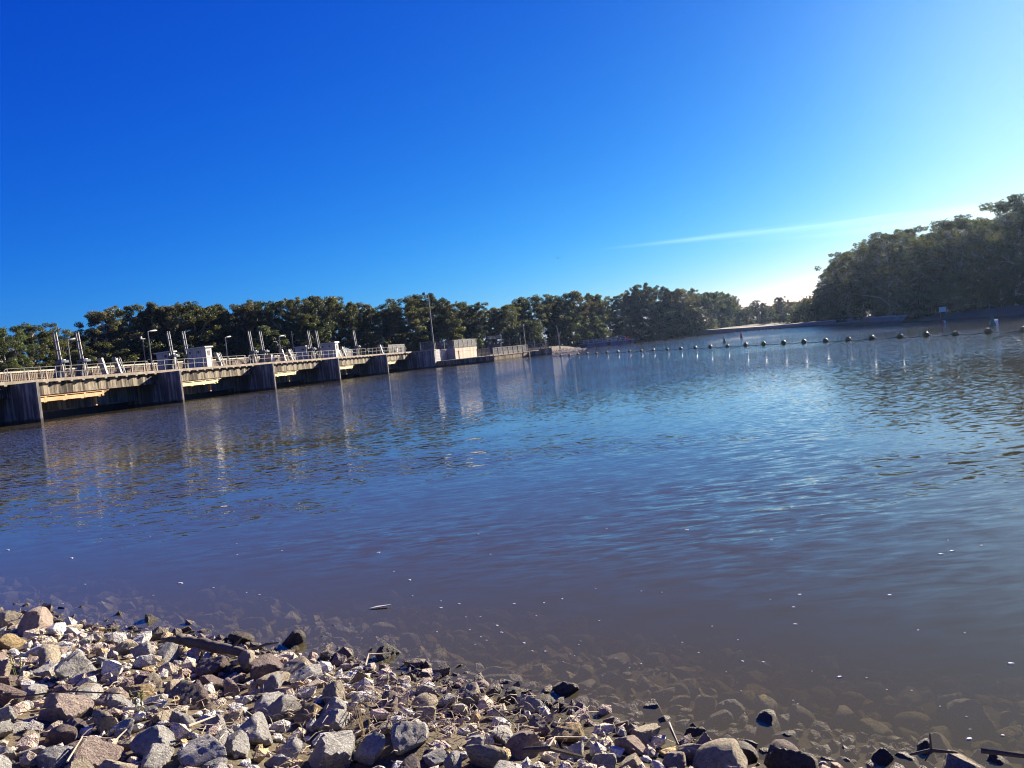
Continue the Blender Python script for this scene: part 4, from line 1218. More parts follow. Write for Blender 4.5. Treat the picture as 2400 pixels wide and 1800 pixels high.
def grow(seed, H, kind):
    """trunk + limbs (tube mesh) and the list of foliage clumps"""
    rs = np.random.RandomState(seed)
    tb = MB()
    clumps = []
    lean = rs.normal(0, 0.04, 2) * H
    spread = {'gum': 0.25, 'tall': 0.17, 'oak': 0.16, 'low': 0.36}[kind]
    base = {'gum': 0.30, 'tall': 0.36, 'oak': 0.18, 'low': 0.10}[kind]
    pts = []
    for i in range(7):
        f = i / 6
        pts.append(Vector((lean[0] * f * f + 0.012 * H * math.sin(f * 5 + seed), lean[1] * f * f + 0.012 * H * math.cos(f * 4 + seed), H * 0.93 * f)))
    r0 = 0.019 * H
    tb.tube([p + Vector((0, 0, -0.4 if i == 0 else 0)) for i, p in enumerate(pts)], [r0 * 1.25, r0, r0 * 0.85, r0 * 0.66, r0 * 0.45, r0 * 0.26, r0 * 0.1], 7)

    def trunk_at(f):
        g = f * 6
        i = min(int(g), 5)
        return pts[i].lerp(pts[i + 1], g - i)
    nl = {'gum': 15, 'tall': 15, 'oak': 20, 'low': 16}[kind]
    for i in range(nl):
        f = base + (0.97 - base) * ((i + rs.uniform(0, 0.9)) / nl)
        a = i * 2.4 + rs.uniform(-0.5, 0.5)
        p0 = trunk_at(min(f * 0.92, 0.99))
        g = (f - base) / (1 - base)
        prof = {'gum': (0.55 + 0.65 * math.sin(math.pi * min(1, g * 0.9 + 0.12))) * (1 - 0.45 * max(0, g - 0.7) / 0.3),
                'tall': 0.55 + 0.6 * math.sin(math.pi * min(1, 0.15 + g * 0.8)),
                'oak': 1.15 - 0.75 * g, 'low': 1.0 - 0.45 * g}[kind]
        ln = H * spread * prof * rs.uniform(0.65, 1.1)
        up = {'gum': 0.55, 'tall': 0.8, 'oak': 0.15, 'low': 0.35}[kind] + rs.uniform(-0.15, 0.25)
        dr = Vector((math.cos(a), math.sin(a), up)).normalized()
        p1 = p0 + dr * ln * 0.55 + Vector((0, 0, -0.02 * ln))
        p2 = p0 + dr * ln + Vector((0, 0, 0.08 * ln if kind != 'oak' else -0.25 * ln))
        rr = r0 * 0.42 * (1 - 0.6 * g)
        tb.tube([p0, p1, p2], [rr, rr * 0.65, rr * 0.2], 5, cap=False)
        cr = H * {'gum': 0.046, 'tall': 0.038, 'oak': 0.040, 'low': 0.07}[kind]
        nsub = {'gum': 7, 'tall': 6, 'oak': 6, 'low': 6}[kind]
        for k in range(nsub):
            q = (p1 if k < 2 else p2) + Vector((np.clip(rs.normal(0, 1.6, 3), -2.3, 2.3) * cr).tolist())
            tb.tube([p1, q], [rr * 0.4, rr * 0.1], 4, cap=False)
            clumps.append((tuple(q), cr * rs.uniform(0.65, 1.25), {'gum': 0.72, 'tall': 0.8, 'oak': 1.0, 'low': 0.85}[kind]))
    top = trunk_at(0.99)
    for k in range(6):
        q = top + Vector((np.clip(rs.normal(0, 1, 3), -1.2, 1.2) * 0.028 * H).tolist())
        clumps.append((tuple(q), H * 0.035 * rs.uniform(0.7, 1.2), 0.8))
    zmax = max(c[2] + r * fl for c, r, fl in clumps)
    return rs, tb, clumps, zmax


PROTO = {}
spec = [('gum', 11, 'leaf_olive', 20), ('gum', 23, 'leaf_green', 20), ('gum', 37, 'leaf_bronze', 20), ('gum', 41, 'leaf_olive', 20), ('tall', 52, 'leaf_green', 20), ('tall', 67, 'leaf_olive', 20),
        ('tall', 71, 'leaf_dark', 20), ('oak', 83, 'leaf_dark', 20), ('oak', 97, 'leaf_green', 20), ('low', 103, 'leaf_dark', 10), ('low', 117, 'leaf_green', 10), ('low', 129, 'leaf_olive', 10)]
for i, (kind, seed, mat, H) in enumerate(spec):
    rs, tb, clumps, zmax = grow(seed, H, kind)
    dens = {'gum': 200, 'tall': 240, 'oak': 220, 'low': 280}[kind]
    V, F, T = leaf_cloud(rs, clumps, dens, 0.19 if kind != 'low' else 0.165)
    PROTO[i] = (kind, mat, tb.mesh('trunk', 'bark', True), crown_mesh('crown', V, F, T, mat), zmax)

desc = {'gum': 'broad gum tree', 'tall': 'slender gum tree', 'oak': 'feathery river oak', 'low': 'bushy young tree'}
LANDMARK = [(-0.57, 'beyond the left frame edge'), (-0.52, 'behind the nearest deck span'), (-0.47, 'behind the first hoist'), (-0.43, 'behind the second hoist'), (-0.38, 'behind the sensor pole'),
            (-0.345, 'behind the third hoist'), (-0.31, 'behind the large near kiosk'), (-0.28, 'behind the slim lamp post'), (-0.25, 'behind the fifth hoist'), (-0.22, 'behind the equipment box'),
            (-0.19, 'behind the bare thin pole'), (-0.155, 'behind the far kiosks'), (-0.125, 'behind the last hoist'), (-0.095, 'behind the tall mast'), (-0.06, 'behind the white wall'),
            (-0.02, 'behind the gantry'), (0.02, 'behind the two-armed lamp'), (0.06, 'behind the marker posts'), (0.10, 'behind the rocky point'), (0.135, 'behind the barge stern'),
            (0.17, 'behind the barge bow'), (0.21, 'behind the green marker buoy'), (0.26, 'at the far bank end'), (0.32, 'in the low gap'), (0.38, 'at the dark bank corner'),
            (0.43, 'above the bowed bare trunk'), (0.48, 'above the white sign board'), (0.53, 'past the sign board'), (0.58, 'at the right frame edge'), (9, 'beyond the right frame edge')]
tone = {'leaf_olive': 'olive', 'leaf_green': 'green', 'leaf_bronze': 'bronze', 'leaf_dark': 'dark green'}
rng = random.Random(12)
for (x, y, topz, row) in TREES:
    z0 = gz(x, y)
    hgt = max(3.0, topz - z0)
    if row == 2:
        i = rng.choice((9, 10, 11))
    elif x > 60 and y < 260:
        i = rng.choice((1, 4, 5, 6, 6, 7, 8, 3, 0))
    else:
        i = rng.choice((0, 1, 2, 3, 4, 5, 5, 6, 7, 8))
    kind, mat, tm, cm, zmax = PROTO[i]
    rank = {0: 'front rank', 1: 'rear rank', 2: 'low fringe'}[row]
    az = math.atan2(x, y)
    mark_ = [m_ for a_, m_ in LANDMARK if az < a_][0]
    lab = '%s %s, %s of wood %s' % (tone[mat], desc[kind], rank, mark_)
    e = empty('gum_tree' if kind in ('gum', 'tall') else ('river_oak' if kind == 'oak' else 'understorey_tree'), (x, y, z0 - 0.1), rng.uniform(0, 6.28), lab, 'tree',
              '%s %ss, %s, %s' % (tone[mat], desc[kind], rank, mark_))
    sc = hgt / zmax
    wsc = sc * rng.uniform(0.95, 1.35) if row != 2 else sc * rng.uniform(1.1, 1.6)
    place('trunk', tm, e, scale=(wsc, wsc, sc))
    place('crown', cm, e, scale=(wsc, wsc, sc))

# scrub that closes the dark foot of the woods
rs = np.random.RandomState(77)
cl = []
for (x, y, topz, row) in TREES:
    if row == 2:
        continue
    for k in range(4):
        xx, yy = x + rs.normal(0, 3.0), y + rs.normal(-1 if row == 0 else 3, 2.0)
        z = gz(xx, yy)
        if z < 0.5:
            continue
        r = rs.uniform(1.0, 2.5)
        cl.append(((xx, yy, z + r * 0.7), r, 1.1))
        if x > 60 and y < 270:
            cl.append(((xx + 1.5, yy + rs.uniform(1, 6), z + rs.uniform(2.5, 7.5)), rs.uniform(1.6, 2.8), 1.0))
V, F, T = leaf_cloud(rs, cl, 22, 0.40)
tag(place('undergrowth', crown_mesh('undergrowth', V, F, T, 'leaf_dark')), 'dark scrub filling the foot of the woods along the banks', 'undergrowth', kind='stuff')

# one bleached trunk bowed over on the dark bank and a few pale standing stems
for (x, y, hh, bow, lab) in ((70.5, 138, 5.2, -6.5, 'thin bare trunk bowed over in an arch on the dark bank'), (58.0, 343, 11.0, -1.8, 'pale bare leaning trunk above the end of the barge'),
                             (15.5, 231, 7.5, -0.5, 'pale bare standing stem behind the rocky point'), (27.5, 300, 7.0, -0.6, 'thin pale stem beside the barge stern')):
    e = empty('bare_trunk', (x, y, gz(x, y) - 0.2), 0, lab, 'tree', 'bare trunks on the banks')
    MB().tube([(0, 0, 0), (bow * 0.16, 0, hh * 0.45), (bow * 0.5, 0, hh * 0.85), (bow, 0, hh)], [0.20, 0.17, 0.12, 0.05], 7).build('trunk', 'bark', e, smooth=True)
    MB().tube([(bow * 0.16, 0, hh * 0.45), (bow * 0.16 + 0.9, 0.2, hh * 0.75)], [0.08, 0.03], 5).build('branch', 'bark', e)

# ---------------------------------------------------------------- rocks of the near bank


def rock_mat(name, a, b, dark, rough=0.85, speck=0.55, spec_=0.25):
    t = NT(name)
    co = t.coord()
    oi = t.new('ShaderNodeObjectInfo')
    geo = t.new('ShaderNodeNewGeometry')
    mp = t.new('ShaderNodeVectorMath', operation='ADD')
    t.put(mp.inputs[0], co)
    cx = t.new('ShaderNodeCombineXYZ')
    t.put(cx.inputs[0], t.math('MULTIPLY', oi.outputs['Random'], 37.0))
    t.put(cx.inputs[1], t.math('MULTIPLY', geo.outputs['Random Per Island'], 53.0))
    t.put(mp.inputs[1], cx.outputs[0])
    v = mp.outputs[0]
    n1 = t.noise(v, 1.1, 4, 0.6)
    n2 = t.noise(v, 5.5, 6, 0.72)
    n3 = t.noise(v, 17.0, 4, 0.7)
    c = t.mix(t.rng(n1, 0.35, 0.65, 0, 1, True), a, b)
    c = t.mix(t.math('MULTIPLY', t.rng(n2, 0.46, 0.64, 0, 1, True), speck), c, dark)
    c = t.mix(1.0, c, t.rng(n3, 0.28, 0.72, 0.70, 1.30), 'MULTIPLY')
    c = t.mix(1.0, c, t.rng(t.math('FRACT', t.math('ADD', oi.outputs['Random'], geo.outputs['Random Per Island'])), 0, 1, 0.78, 1.18), 'MULTIPLY')
    hgt = t.math('ADD', t.math('MULTIPLY', n2, 0.9), t.math('MULTIPLY', n3, 0.35))
    t.principled(c, rough, 0, t.bump(hgt, 1.0, 0.14), spec_)


rock_mat('rock_grey', (0.66, 0.63, 0.57), (0.53, 0.50, 0.45), (0.24, 0.21, 0.18), speck=0.55)
rock_mat('rock_tan', (0.64, 0.55, 0.41), (0.54, 0.45, 0.33), (0.25, 0.18, 0.12), speck=0.55)
rock_mat('rock_pink', (0.58, 0.46, 0.38), (0.48, 0.37, 0.30), (0.22, 0.15, 0.12), speck=0.55)
rock_mat('rock_purple', (0.32, 0.25, 0.22), (0.26, 0.19, 0.17), (0.11, 0.08, 0.07))
rock_mat('rock_yellow', (0.62, 0.46, 0.23), (0.55, 0.40, 0.22), (0.18, 0.11, 0.05))
rock_mat('rock_wet', (0.16, 0.125, 0.095), (0.11, 0.085, 0.065), (0.05, 0.04, 0.03), 0.65, 0.5, 0.25)
rock_mat('rock_sunk', (0.32, 0.27, 0.15), (0.22, 0.19, 0.11), (0.07, 0.05, 0.03), 0.9, 0.5, 0.1)

bmi = bmesh.new()
bmesh.ops.create_icosphere(bmi, subdivisions=4, radius=1.0)
ICO_V = np.array([v.co[:] for v in bmi.verts])
ICO_F = [tuple(v.index for v in f.verts) for f in bmi.faces]
bmi.free()
bmi = bmesh.new()
bmesh.ops.create_icosphere(bmi, subdivisions=1, radius=1.0)
LO_V = np.array([v.co[:] for v in bmi.verts])
LO_F = np.array([tuple(v.index for v in f.verts) for f in bmi.faces])
bmi.free()


def rock_shape(seed, dirs):
    rs = np.random.RandomState(seed)
    n = rs.randint(8, 12)
    nn = rs.normal(size=(n, 3))
    nn /= np.linalg.norm(nn, axis=1)[:, None]
    off = rs.uniform(0.58, 0.98, n)
    dt = np.maximum(dirs @ nn.T, 0.02)
    rr = off[None, :] / dt
    kk = 70.0
    r = -np.log(np.sum(np.exp(-kk * np.minimum(rr, 3.0)), 1) + np.exp(-kk * 1.35)) / kk
    for o_, (f, a) in enumerate(((2.3, 0.02), (5.0, 0.018), (11.0, 0.016), (21.0, 0.012))):
        ph = rs.uniform(0, 6.28, 6)
        q = dirs * f
        r = r + a * (np.sin(q[:, 0] + ph[0] + 1.7 * np.sin(q[:, 1] + ph[1])) * np.cos(q[:, 1] + ph[2] + 1.3 * np.sin(q[:, 2] + ph[3])) + 0.6 * np.sin(q[:, 2] * 1.3 + ph[4] + q[:, 0]))
    v = dirs * r[:, None] * np.array([1.0, rs.uniform(0.62, 0.92), rs.uniform(0.50, 0.80)])
    return v / np.abs(v[:, :2]).max()


NPROTO = 28
ROCK_M = []
for i in range(NPROTO):
    v = rock_shape(300 + i, ICO_V)
    m = bpy.data.meshes.new('rock')
    m.from_pydata(v.tolist(), [], ICO_F)
    m.materials.append(MAT['rock_grey'])
    m.polygons.foreach_set('use_smooth', [True] * len(m.polygons))
    m.set_sharp_from_angle(angle=R(24))
    m.update()
    ROCK_M.append(m)
ROCK_LO = [rock_shape(700 + i, LO_V) for i in range(16)]

CM = {'g': 'rock_grey', 't': 'rock_tan', 'k': 'rock_pink', 'p': 'rock_purple', 'y': 'rock_yellow', 'w': 'rock_wet', 's': 'rock_sunk'}
CN = {'g': 'pale grey', 't': 'tan', 'k': 'pinkish', 'p': 'purple-brown', 'y': 'yellow', 'w': 'dark wet', 's': 'algae-brown'}
view = cam.matrix_world.inverted()


def seen(x, y, z):
    q = view @ Vector((x, y, z))
    if q.z > -0.3:
        return None
    return (q.x / -q.z * 0.75 + 0.5, q.y / -q.z * 0.75 * 4 / 3 + 0.5, -q.z)


rng = random.Random(99)
placed = []            # x, y, r, colour, hand


def free(x, y, r, k=0.80):
    for (a, b, c, *_r) in placed:
        if abs(a - x) < 1.0 and abs(b - y) < 1.0 and (a - x) ** 2 + (b - y) ** 2 < (k * (r + c)) ** 2:
            return False
    return True


for (x, y, wdt, c) in ROCKS:
    placed.append((x, y, wdt / 2 * 0.96, c, True))
S_CACHE = {}
nps = np.random.RandomState(31)


def scatter(n, x0, x1, y0, y1):
    xs, ys = nps.uniform(x0, x1, n), nps.uniform(y0, y1, n)
    return [(float(a_), float(b_), float(c_), float(d_)) for a_, b_, c_, d_ in zip(xs, ys, -sdist(NEAR, xs, ys), ground_z(xs, ys))]


for (rlo, rhi, tries) in ((0.11, 0.15, 260), (0.066, 0.10, 3000), (0.042, 0.066, 12000), (0.026, 0.042, 16000)):
    for (x, y, s, _z) in scatter(int(tries * 1.55), -10.0, 5.2, 0.9, 11.6):
        if s < -3.4 or s > 4.2:
            continue
        sc = seen(x, y, 0.2)
        if sc is None or not (-0.32 < sc[0] < 1.32 and -0.3 < sc[1] < 0.5):
            continue
        r = rng.uniform(rlo, rhi)
        if s < -0.12:
            if rlo < 0.04 and s < -1.3:
                continue
            r *= 1.25
            c = 's' if _z < -0.10 else 'w'
            if c == 'w':
                r *= 0.7
        elif s < 0.10:
            c = rng.choice('wwpk')
            r *= 0.85
        else:
            c = rng.choice('ggggggggtttttkkkkpyg')
        if free(x, y, r, 0.80 if s > 0 else 0.74):
            placed.append((x, y, r, c, False))

vis = []
for p_ in placed:
    x, y, r, c, hand = p_
    z = gz(x, y)
    sc = seen(x, y, z + r * 0.4)
    inside = sc is not None and -0.03 < sc[0] < 1.03 and -0.05 < sc[1] < 0.6
    vis.append((hand, inside, (r / sc[2] if (sc and inside) else 0), p_, z, sc))
vis.sort(key=lambda q: (not q[0], not q[1], -q[2]))

HAND = {0: 'rounded pale grey boulder at the end of the driftwood log', 1: 'grey boulder touching the rounded pale one by the driftwood log',
        3: 'long flat grey slab leaning on its neighbours at upper left', 6: 'dark purple-brown block standing out among pale rocks',
        18: 'widest pale grey boulder at the bottom edge of the bank', 23: 'wedge of yellow stone standing in the middle of the bank',
        28: 'pointed dark wet rock standing in the shallows, first of three', 29: 'flat oblong dark wet rock lying in the shallows',
        30: 'dark wet rock farthest out from the bank in the shallows', 35: 'big yellow-tan boulder at the water edge beside twigs',
        42: 'big tan boulder alone at the bottom edge near the water', 43: 'dark wet slab at the bottom edge beside the tan boulder',
        44: 'dark leaning rock beside the forked branch at the bottom edge', 45: 'tan rock beside the forked branch, rightmost dry rock', 46: 'jagged wet ridge of rock breaking the surface of open shallows',
        13: 'tan rock topmost of the bank by the two reed stems', 15: 'small dark wet rock peeking over the topmost rocks'}
small = MB()
sv, sf, smt = [], [], []
n_ind = 0
sN = 0
names = list(CM.values())
stones = bpy.data.meshes.new('loose_stones')
for (hand, inside, size, (x, y, r, c, _h), z, sc) in vis:
    tilt = (rng.gauss(0, 0.28), rng.gauss(0, 0.28), rng.uniform(0, 6.28))
    if hand and c == 'w':
        zz = max(z, -0.10) + r * 0.12
    elif c == 's':
        zz = min(z + r * 0.15, -r * 0.75 - 0.02)
    else:
        zz = z + r * rng.uniform(0.05, 0.42)
    if n_ind < 300 and (hand or inside):
        n_ind += 1
        mesh = ROCK_M[rng.randrange(NPROTO)]
        o = place('rock', mesh, None, (x, y, zz), tilt, r * 1.12)
        o.material_slots[0].link = 'OBJECT'
        o.material_slots[0].material = MAT[CM[c]]
        wz = '' if not sc else ('off the left rocks' if sc[0] < 0.25 else ('off the log' if sc[0] < 0.4 else ('off the litter' if sc[0] < 0.52 else ('off the yellow-tan boulder' if sc[0] < 0.62 else ('off the right tip' if sc[0] < 0.78 else 'in the right corner')))))
        where = ('sunk in the shallows ' + (('off the left rocks' if sc[0] < 0.25 else ('off the log' if sc[0] < 0.4 else ('off the litter hollow' if sc[0] < 0.52 else ('off the yellow-tan boulder' if sc[0] < 0.62 else ('off the right tip' if sc[0] < 0.78 else 'in the right corner'))))) if sc else '')) if c == 's' else ('at the waterline ' + wz if c == 'w' else 'on the dry bank')
        if c not in 'sw' and sc:
            where = ('in the bottom row' if sc[1] < 0.05 else ('in the lower rows' if sc[1] < 0.10 else ('in the middle rows' if sc[1] < 0.15 else 'in the upper rows'))) + ', ' + ('at the left frame edge' if sc[0] < 0.07 else ('left of the log' if sc[0] < 0.15 else ('below the log' if sc[0] < 0.26 else ('left of the widest boulder' if sc[0] < 0.32 else ('by the litter' if sc[0] < 0.45 else ('near the yellow-tan boulder' if sc[0] < 0.6 else 'toward the right tip'))))))
        sz = 'large' if r > 0.15 else ('medium' if r > 0.095 else 'small')
        lab = '%s %s rock %s' % (sz, CN[c], where)
        if hand:
            hi = [j for j, q in enumerate(ROCKS) if q[0] == x and q[1] == y][0]
            lab = HAND.get(hi, lab)
            if hi in (29,):
                o.scale = (r * 1.5, r * 0.7, r * 0.55)
                o.rotation_euler = (0.05, 0.03, 0.1)
        tag(o, lab, 'rock', 'rocks: ' + ('%s %s %s' % (sz, CN[c], where)))
    else:
        v = ROCK_LO[rng.randrange(16)] * (r * 1.1)
        M = np.array(Matrix.LocRotScale((x, y, zz), Euler(tilt), None))
        v = v @ M[:3, :3].T + M[:3, 3]
        sv.append(v)
        sf.append(LO_F + sN)
        sN += len(v)
        smt += [names.index(CM[c])] * len(LO_F)
# gravel chips between the rocks
for (x, y, s, zg) in scatter(9000, -10.0, 4.6, 0.9, 11.4):
    if s < -0.1 or s > 4.2:
        continue
    sc = seen(x, y, 0.2)
    if sc is None or not (-0.32 < sc[0] < 1.32 and -0.3 < sc[1] < 0.4):
        continue
    r = rng.uniform(0.010, 0.034)
    v = ROCK_LO[rng.randrange(16)] * r
    M = np.array(Matrix.LocRotScale((x, y, zg + r * 0.3), Euler((rng.uniform(-1, 1), rng.uniform(-1, 1), rng.uniform(0, 6))), None))
    v = v @ M[:3, :3].T + M[:3, 3]
    sv.append(v)
    sf.append(LO_F + sN)
    sN += len(v)
    smt += [names.index(CM[rng.choice('ggttkpy') if s > 0.1 else 'w'])] * len(LO_F)
stones.from_pydata(np.concatenate(sv).tolist(), [], np.concatenate(sf).tolist())
for nm in names:
    stones.materials.append(MAT[nm])
stones.polygons.foreach_set('material_index', np.array(smt, dtype=np.int32))
stones.update()
tag(place('loose_stones', stones), 'small loose stones and chips filling the gaps between the rocks', 'gravel', kind='stuff')

# rubble revetment on the point beyond the quay and along the sandy bank
rv, rf_, rN = [], [], 0
for (x0, y0, x1, y1, n, rr) in ((8, 213, 15, 222, 90, 0.5), (15, 222, 22, 239, 150, 0.55), (22, 239, 27, 285, 120, 0.5), (58, 334, 86, 338, 120, 0.35), (90, 300, 88, 247, 120, 0.3)):
    for k in range(n):
        f = rng.random()
        x, y = x0 + (x1 - x0) * f + rng.uniform(-1.6, 1.6), y0 + (y1 - y0) * f + rng.uniform(-1.6, 1.6)
        r = rng.uniform(0.4, 1.1) * rr
        v = ROCK_LO[rng.randrange(16)] * r + np.array([x, y, max(gz(x, y), -0.1) + r * 0.2])
        rv.append(v)
        rf_.append(LO_F + rN)
        rN += len(v)
m = bpy.data.meshes.new('rubble')
m.from_pydata(np.concatenate(rv).tolist(), [], np.concatenate(rf_).tolist())
m.materials.append(MAT['rock_tan'])
tag(place('rubble', m), 'rough stone rubble edging the far banks', 'rubble', kind='stuff')

# ---------------------------------------------------------------- driftwood, twigs, reeds
paint('driftwood', (0.10, 0.08, 0.062), 0.85, 0, 0.5, (0.02, 0.016, 0.014), 6)
paint('dry_stick', (0.42, 0.34, 0.24), 0.85, 0, 0.4, (0.16, 0.11, 0.07), 12)
paint('wet_stick', (0.075, 0.058, 0.043), 0.7, 0, 0.3, None, 12)
paint('straw', (0.36, 0.27, 0.13), 0.8, 0, 0.3, None, 12)
paint('green_stem', (0.14, 0.17, 0.04), 0.7, 0, 0.3, None, 12)
e = empty('driftwood_log', (-3.12, 6.32, gz(-3.0, 6.25)), 0, 'long blackened driftwood log lying among the upper rocks', 'log')
lg = [(0.0, 0.0, 0.10), (0.22, -0.10, 0.11), (0.5, -0.24, 0.09), (0.8, -0.40, 0.07), (0.95, -0.44, 0.06)]
lp, lr = [], []
for k in range(26):
    f = k / 25 * (len(lg) - 1)
    i = min(int(f), len(lg) - 2)
    q = Vector(lg[i]).lerp(Vector(lg[i + 1]), f - i)
    lp.append(q + Vector((0, rng.gauss(0, 0.004), rng.gauss(0, 0.005))))
    lr.append((0.014 + 0.030 * math.sin(math.pi * min(1, 0.12 + k / 27))) * rng.uniform(0.82, 1.16))
MB().tube(lp, lr, 11).build('trunk', 'driftwood', e, smooth=True)
MB().tube([(0.7, -0.35, 0.09), (0.78, -0.31, 0.16)], [0.016, 0.005], 6).build('branch_stub', 'driftwood', e)
MB().tube([(0.85, -0.42, 0.08), (0.98, -0.36, 0.10), (1.08, -0.35, 0.10)], [0.016, 0.011, 0.004], 6).build('branch_stub', 'driftwood', e)
STK = [([(-3.3, 4.7), (-2.93, 4.63), (-2.54, 4.55)], 0.010, 'wet_stick', 'long dark straight stick across the rocks at lower left'),
       ([(-1.86, 3.92), (-1.82, 4.16)], 0.010, 'dry_stick', 'short pale reed stalk propped on a grey rock'),
       ([(-2.28, 3.56), (-2.31, 3.75), (-2.2, 3.82)], 0.007, 'dry_stick', 'thin pale curved twig at the bottom left'),
       ([(-1.28, 5.52), (-1.28, 5.66), (-1.14, 5.78)], 0.012, 'dry_stick', 'bleached bent twig rising from the water edge'),
       ([(-1.05, 4.76), (-0.81, 4.47)], 0.008, 'dry_stick', 'thin straight twig in the litter hollow'),
       ([(-0.32, 4.56), (-0.2, 4.28)], 0.008, 'wet_stick', 'dark twig lying below the yellow-tan boulder'),
       ([(-0.81, 4.03), (-0.7, 4.18)], 0.009, 'dry_stick', 'short pale twig beside the widest boulders'),
       ([(-0.04, 3.77), (0.03, 3.96), (0.19, 4.07)], 0.009, 'dry_stick', 'curved pale twig in front of the yellow-tan boulder'),
       ([(-2.98, 4.28), (-2.85, 4.40)], 0.007, 'straw', 'short straw stalk near the left edge rocks'),
       ([(-2.55, 4.2), (-2.34, 4.12)], 0.008, 'wet_stick', 'short dark stick over the tan rocks'),
       ([(-2.18, 3.76), (-2.18, 3.92)], 0.008, 'dry_stick', 'pale stick casting a stripe on tan rock'),
       ([(-0.13, 3.82), (0.0, 3.74), (0.16, 3.80)], 0.022, 'driftwood', 'curled strip of dark bark at the bottom edge'),
       ([(2.12, 3.71), (2.45, 3.52)], 0.020, 'wet_stick', 'dark plank end in the bottom corner of the water'),
       ([(0.69, 4.30), (0.66, 4.06), (0.67, 3.94)], 0.014, 'wet_stick', 'dark broken twig standing at the waterline')]
for pts_, r_, mt, lab in STK:
    n = len(pts_)
    pp = []
    for i, (x, y) in enumerate(pts_):
        pp.append((x, y, max(gz(x, y), 0.0) + 0.085 + 0.05 * math.sin(3.0 * i / max(1, n - 1))))
    c0 = Vector(pp[0])
    r_ *= 0.62
    o = MB().tube([Vector(q) - c0 for q in pp], [r_ * 1.1] + [r_] * (n - 2) + [r_ * 0.6], 6).build('stick', mt, None, c0, smooth=True)
    tag(o, lab, 'stick', 'sticks and twigs on the rocks')
e = empty('forked_branch', (1.86, 3.80, 0.03), 0, 'black forked branch sticking out of the water at the bottom edge', 'branch')
MB().tube([(-0.05, 0.0, 0.02), (0.06, 0.0, 0.03), (0.16, -0.06, 0.04)], [0.006, 0.010, 0.005], 7).build('main_limb', 'wet_stick', e, smooth=True)
MB().tube([(0.06, 0.0, 0.03), (0.07, 0.02, 0.11)], [0.007, 0.003], 6).build('fork', 'wet_stick', e)
MB().tube([(0.06, 0.0, 0.03), (0.0, -0.05, 0.01)], [0.006, 0.003], 6).build('fork', 'wet_stick', e)

lt = MB()
lx = np.concatenate([nps.normal(-0.75, 0.75, 700), nps.uniform(-6, 1.4, 500)])
ly = np.concatenate([nps.normal(4.55, 0.38, 700), nps.uniform(3.2, 8.2, 500)])
for x, y, s, zg in zip(lx.tolist(), ly.tolist(), (-sdist(NEAR, lx, ly)).tolist(), ground_z(lx, ly).tolist()):
    if s < 0.05 or s > 4:
        continue
    a, l = rng.uniform(0, 6.28), rng.uniform(0.03, 0.13)
    z = zg + rng.uniform(0.02, 0.09)
    q = Vector((x, y, z))
    d = Vector((math.cos(a) * l, math.sin(a) * l, rng.gauss(0, 0.02)))
    lt.tube([q, q + d * 0.5 + Vector((0, 0, 0.012)), q + d], [0.0025, 0.0025, 0.0015], 3, cap=False)
tag(lt.build('litter', 'dry_stick'), 'dry straw and twig litter caught between the rocks', 'litter', kind='stuff')

for (x, y, n, hh, mt, lab) in ((-5.2, 7.72, 2, 0.22, 'straw', 'two dry reed stems behind the topmost rocks'), (-3.84, 5.55, 3, 0.13, 'green_stem', 'small green weed between rocks near the left edge'),
                               (-2.34, 4.40, 3, 0.10, 'green_stem', 'tiny green weed among the lower left rocks'), (-1.0, 4.14, 7, 0.16, 'straw', 'dry grass tuft behind the widest boulder'),
                               (-3.3, 5.95, 3, 0.16, 'straw', 'brown dry stalks between upper rocks')):
    e = empty('grass_tuft', (x, y, gz(x, y)), 0, lab, 'grass tuft', 'plants among the rocks')
    for k in range(n):
        a = rng.uniform(0, 6.28)
        b = rng.uniform(0.1, 0.4)
        ox, oy = (k * 0.17 if n == 2 else rng.gauss(0, 0.015)), rng.gauss(0, 0.015)
        top_ = Vector((ox + math.cos(a) * hh * b * (0.2 if n == 2 else 1), oy + math.sin(a) * hh * b * 0.5, hh + 0.05))
        bl = MB().tube([(ox, oy, 0), (ox * 0.5 + top_.x * 0.5, oy * 0.5 + top_.y * 0.5, hh * 0.6), top_], [0.0022, 0.0022, 0.001], 5)
        if mt == 'green_stem' or n == 2:
            for j in range(9):
                f = 0.4 + 0.06 * j
                q = Vector((ox, oy, 0)).lerp(top_, f)
                bl.tube([q, q + Vector((rng.gauss(0, 0.012), rng.gauss(0, 0.012), 0.016))], [0.004, 0.002], 4)
        bl.build('stem', mt, e)

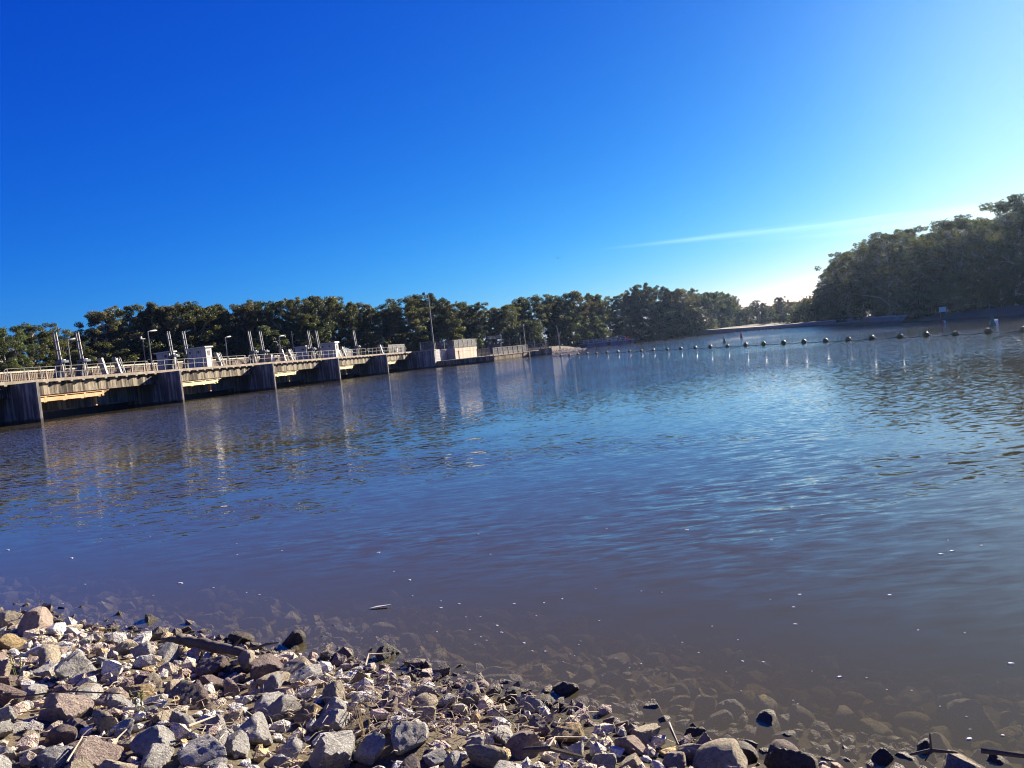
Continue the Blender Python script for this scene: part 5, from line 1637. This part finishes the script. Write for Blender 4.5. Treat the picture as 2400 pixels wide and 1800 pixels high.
# ---------------------------------------------------------------- foam flecks, a feather, a bird
paint('foam', (0.60, 0.58, 0.55), 0.8, 0, 0.15)
fl = []
for i in range(5):
    r_ = random.Random(i)
    n = 9
    ring = [(math.cos(2 * math.pi * k / n) * r_.uniform(0.6, 1.1), 0.6 * math.sin(2 * math.pi * k / n) * r_.uniform(0.6, 1.1)) for k in range(n)]
    mb = MB()
    mb.add([(0, 0, 0.22)] + [(x * 0.7, y * 0.7, 0.16) for x, y in ring] + [(x, y, -0.1) for x, y in ring],
           [(0, 1 + k, 1 + (k + 1) % n) for k in range(n)] + [(1 + k, 1 + n + k, 1 + n + (k + 1) % n, 1 + (k + 1) % n) for k in range(n)] + [tuple(1 + n + k for k in range(n))[::-1]])
    fl.append(mb.mesh('foam_fleck', 'foam', True))
for i, (x, y, d) in enumerate(FOAM):
    big = d > 0.028 + 0.0012 * y
    o = place('foam_fleck', fl[i % 5], None, (x, y, 0.001), (0, 0, rng.uniform(-0.5, 0.5)), d * 0.55)
    tag(o, 'larger white foam fleck floating on the calm brown water' if big else 'tiny white foam speck floating on the calm brown water', 'foam', 'larger foam flecks' if big else 'tiny foam specks')
o = MB().add([(-0.10, 0, 0.004), (-0.03, 0.016, 0.014), (0.10, 0.003, 0.02), (0.12, 0, 0.022), (0.10, -0.004, 0.02), (-0.03, -0.014, 0.012), (-0.03, 0, 0.0), (0.08, 0, 0.004)],
             [(0, 1, 6), (1, 2, 7, 6), (2, 3, 7), (3, 4, 7), (4, 5, 6, 7), (5, 0, 6), (0, 5, 1), (1, 5, 4, 2), (2, 4, 3)]).build('feather', 'foam', None, (-1.47, 7.19, 0.002))
tag(o, 'white feather floating on the still water off the rocks', 'feather')
e = MB().add([(0, 0.35, 0), (0.07, 0.05, 0.03), (0, -0.35, 0.03), (-0.07, 0.05, 0.03), (0, 0.05, -0.06), (0.55, 0.12, 0.16), (0.95, -0.05, 0.05), (0.5, -0.06, 0.14), (-0.55, 0.12, 0.16), (-0.95, -0.05, 0.05), (-0.5, -0.06, 0.14)],
             [(0, 1, 4), (0, 4, 3), (1, 2, 4), (2, 3, 4), (0, 3, 2, 1), (1, 5, 7, 4), (5, 6, 7), (3, 4, 10, 8), (8, 10, 9), (1, 4, 7), (3, 10, 4)]).build('flying_bird', 'bird_black', None, (11.45, 150, 19.07), 0.6)
tag(e, 'small dark bird gliding alone in the clear sky', 'bird')

# ---------------------------------------------------------------- haze volume added to imitate a lens flare veil
t = NT('added_veil')
pv_ = t.new('ShaderNodeVolumePrincipled')
pv_.inputs['Color'].default_value = (0.44, 0.62, 1.0, 1)
pv_.inputs['Density'].default_value = 0.00005
pv_.inputs['Anisotropy'].default_value = 0.75
t.l.new(pv_.outputs[0], t.out.inputs['Volume'])
hz = MB().box(-3400, 3400, -1000, 6400, -7.2, 36.0).build('haze', 'added_veil')
tag(hz, 'thin added veil of haze over the river', 'haze', kind='stuff')
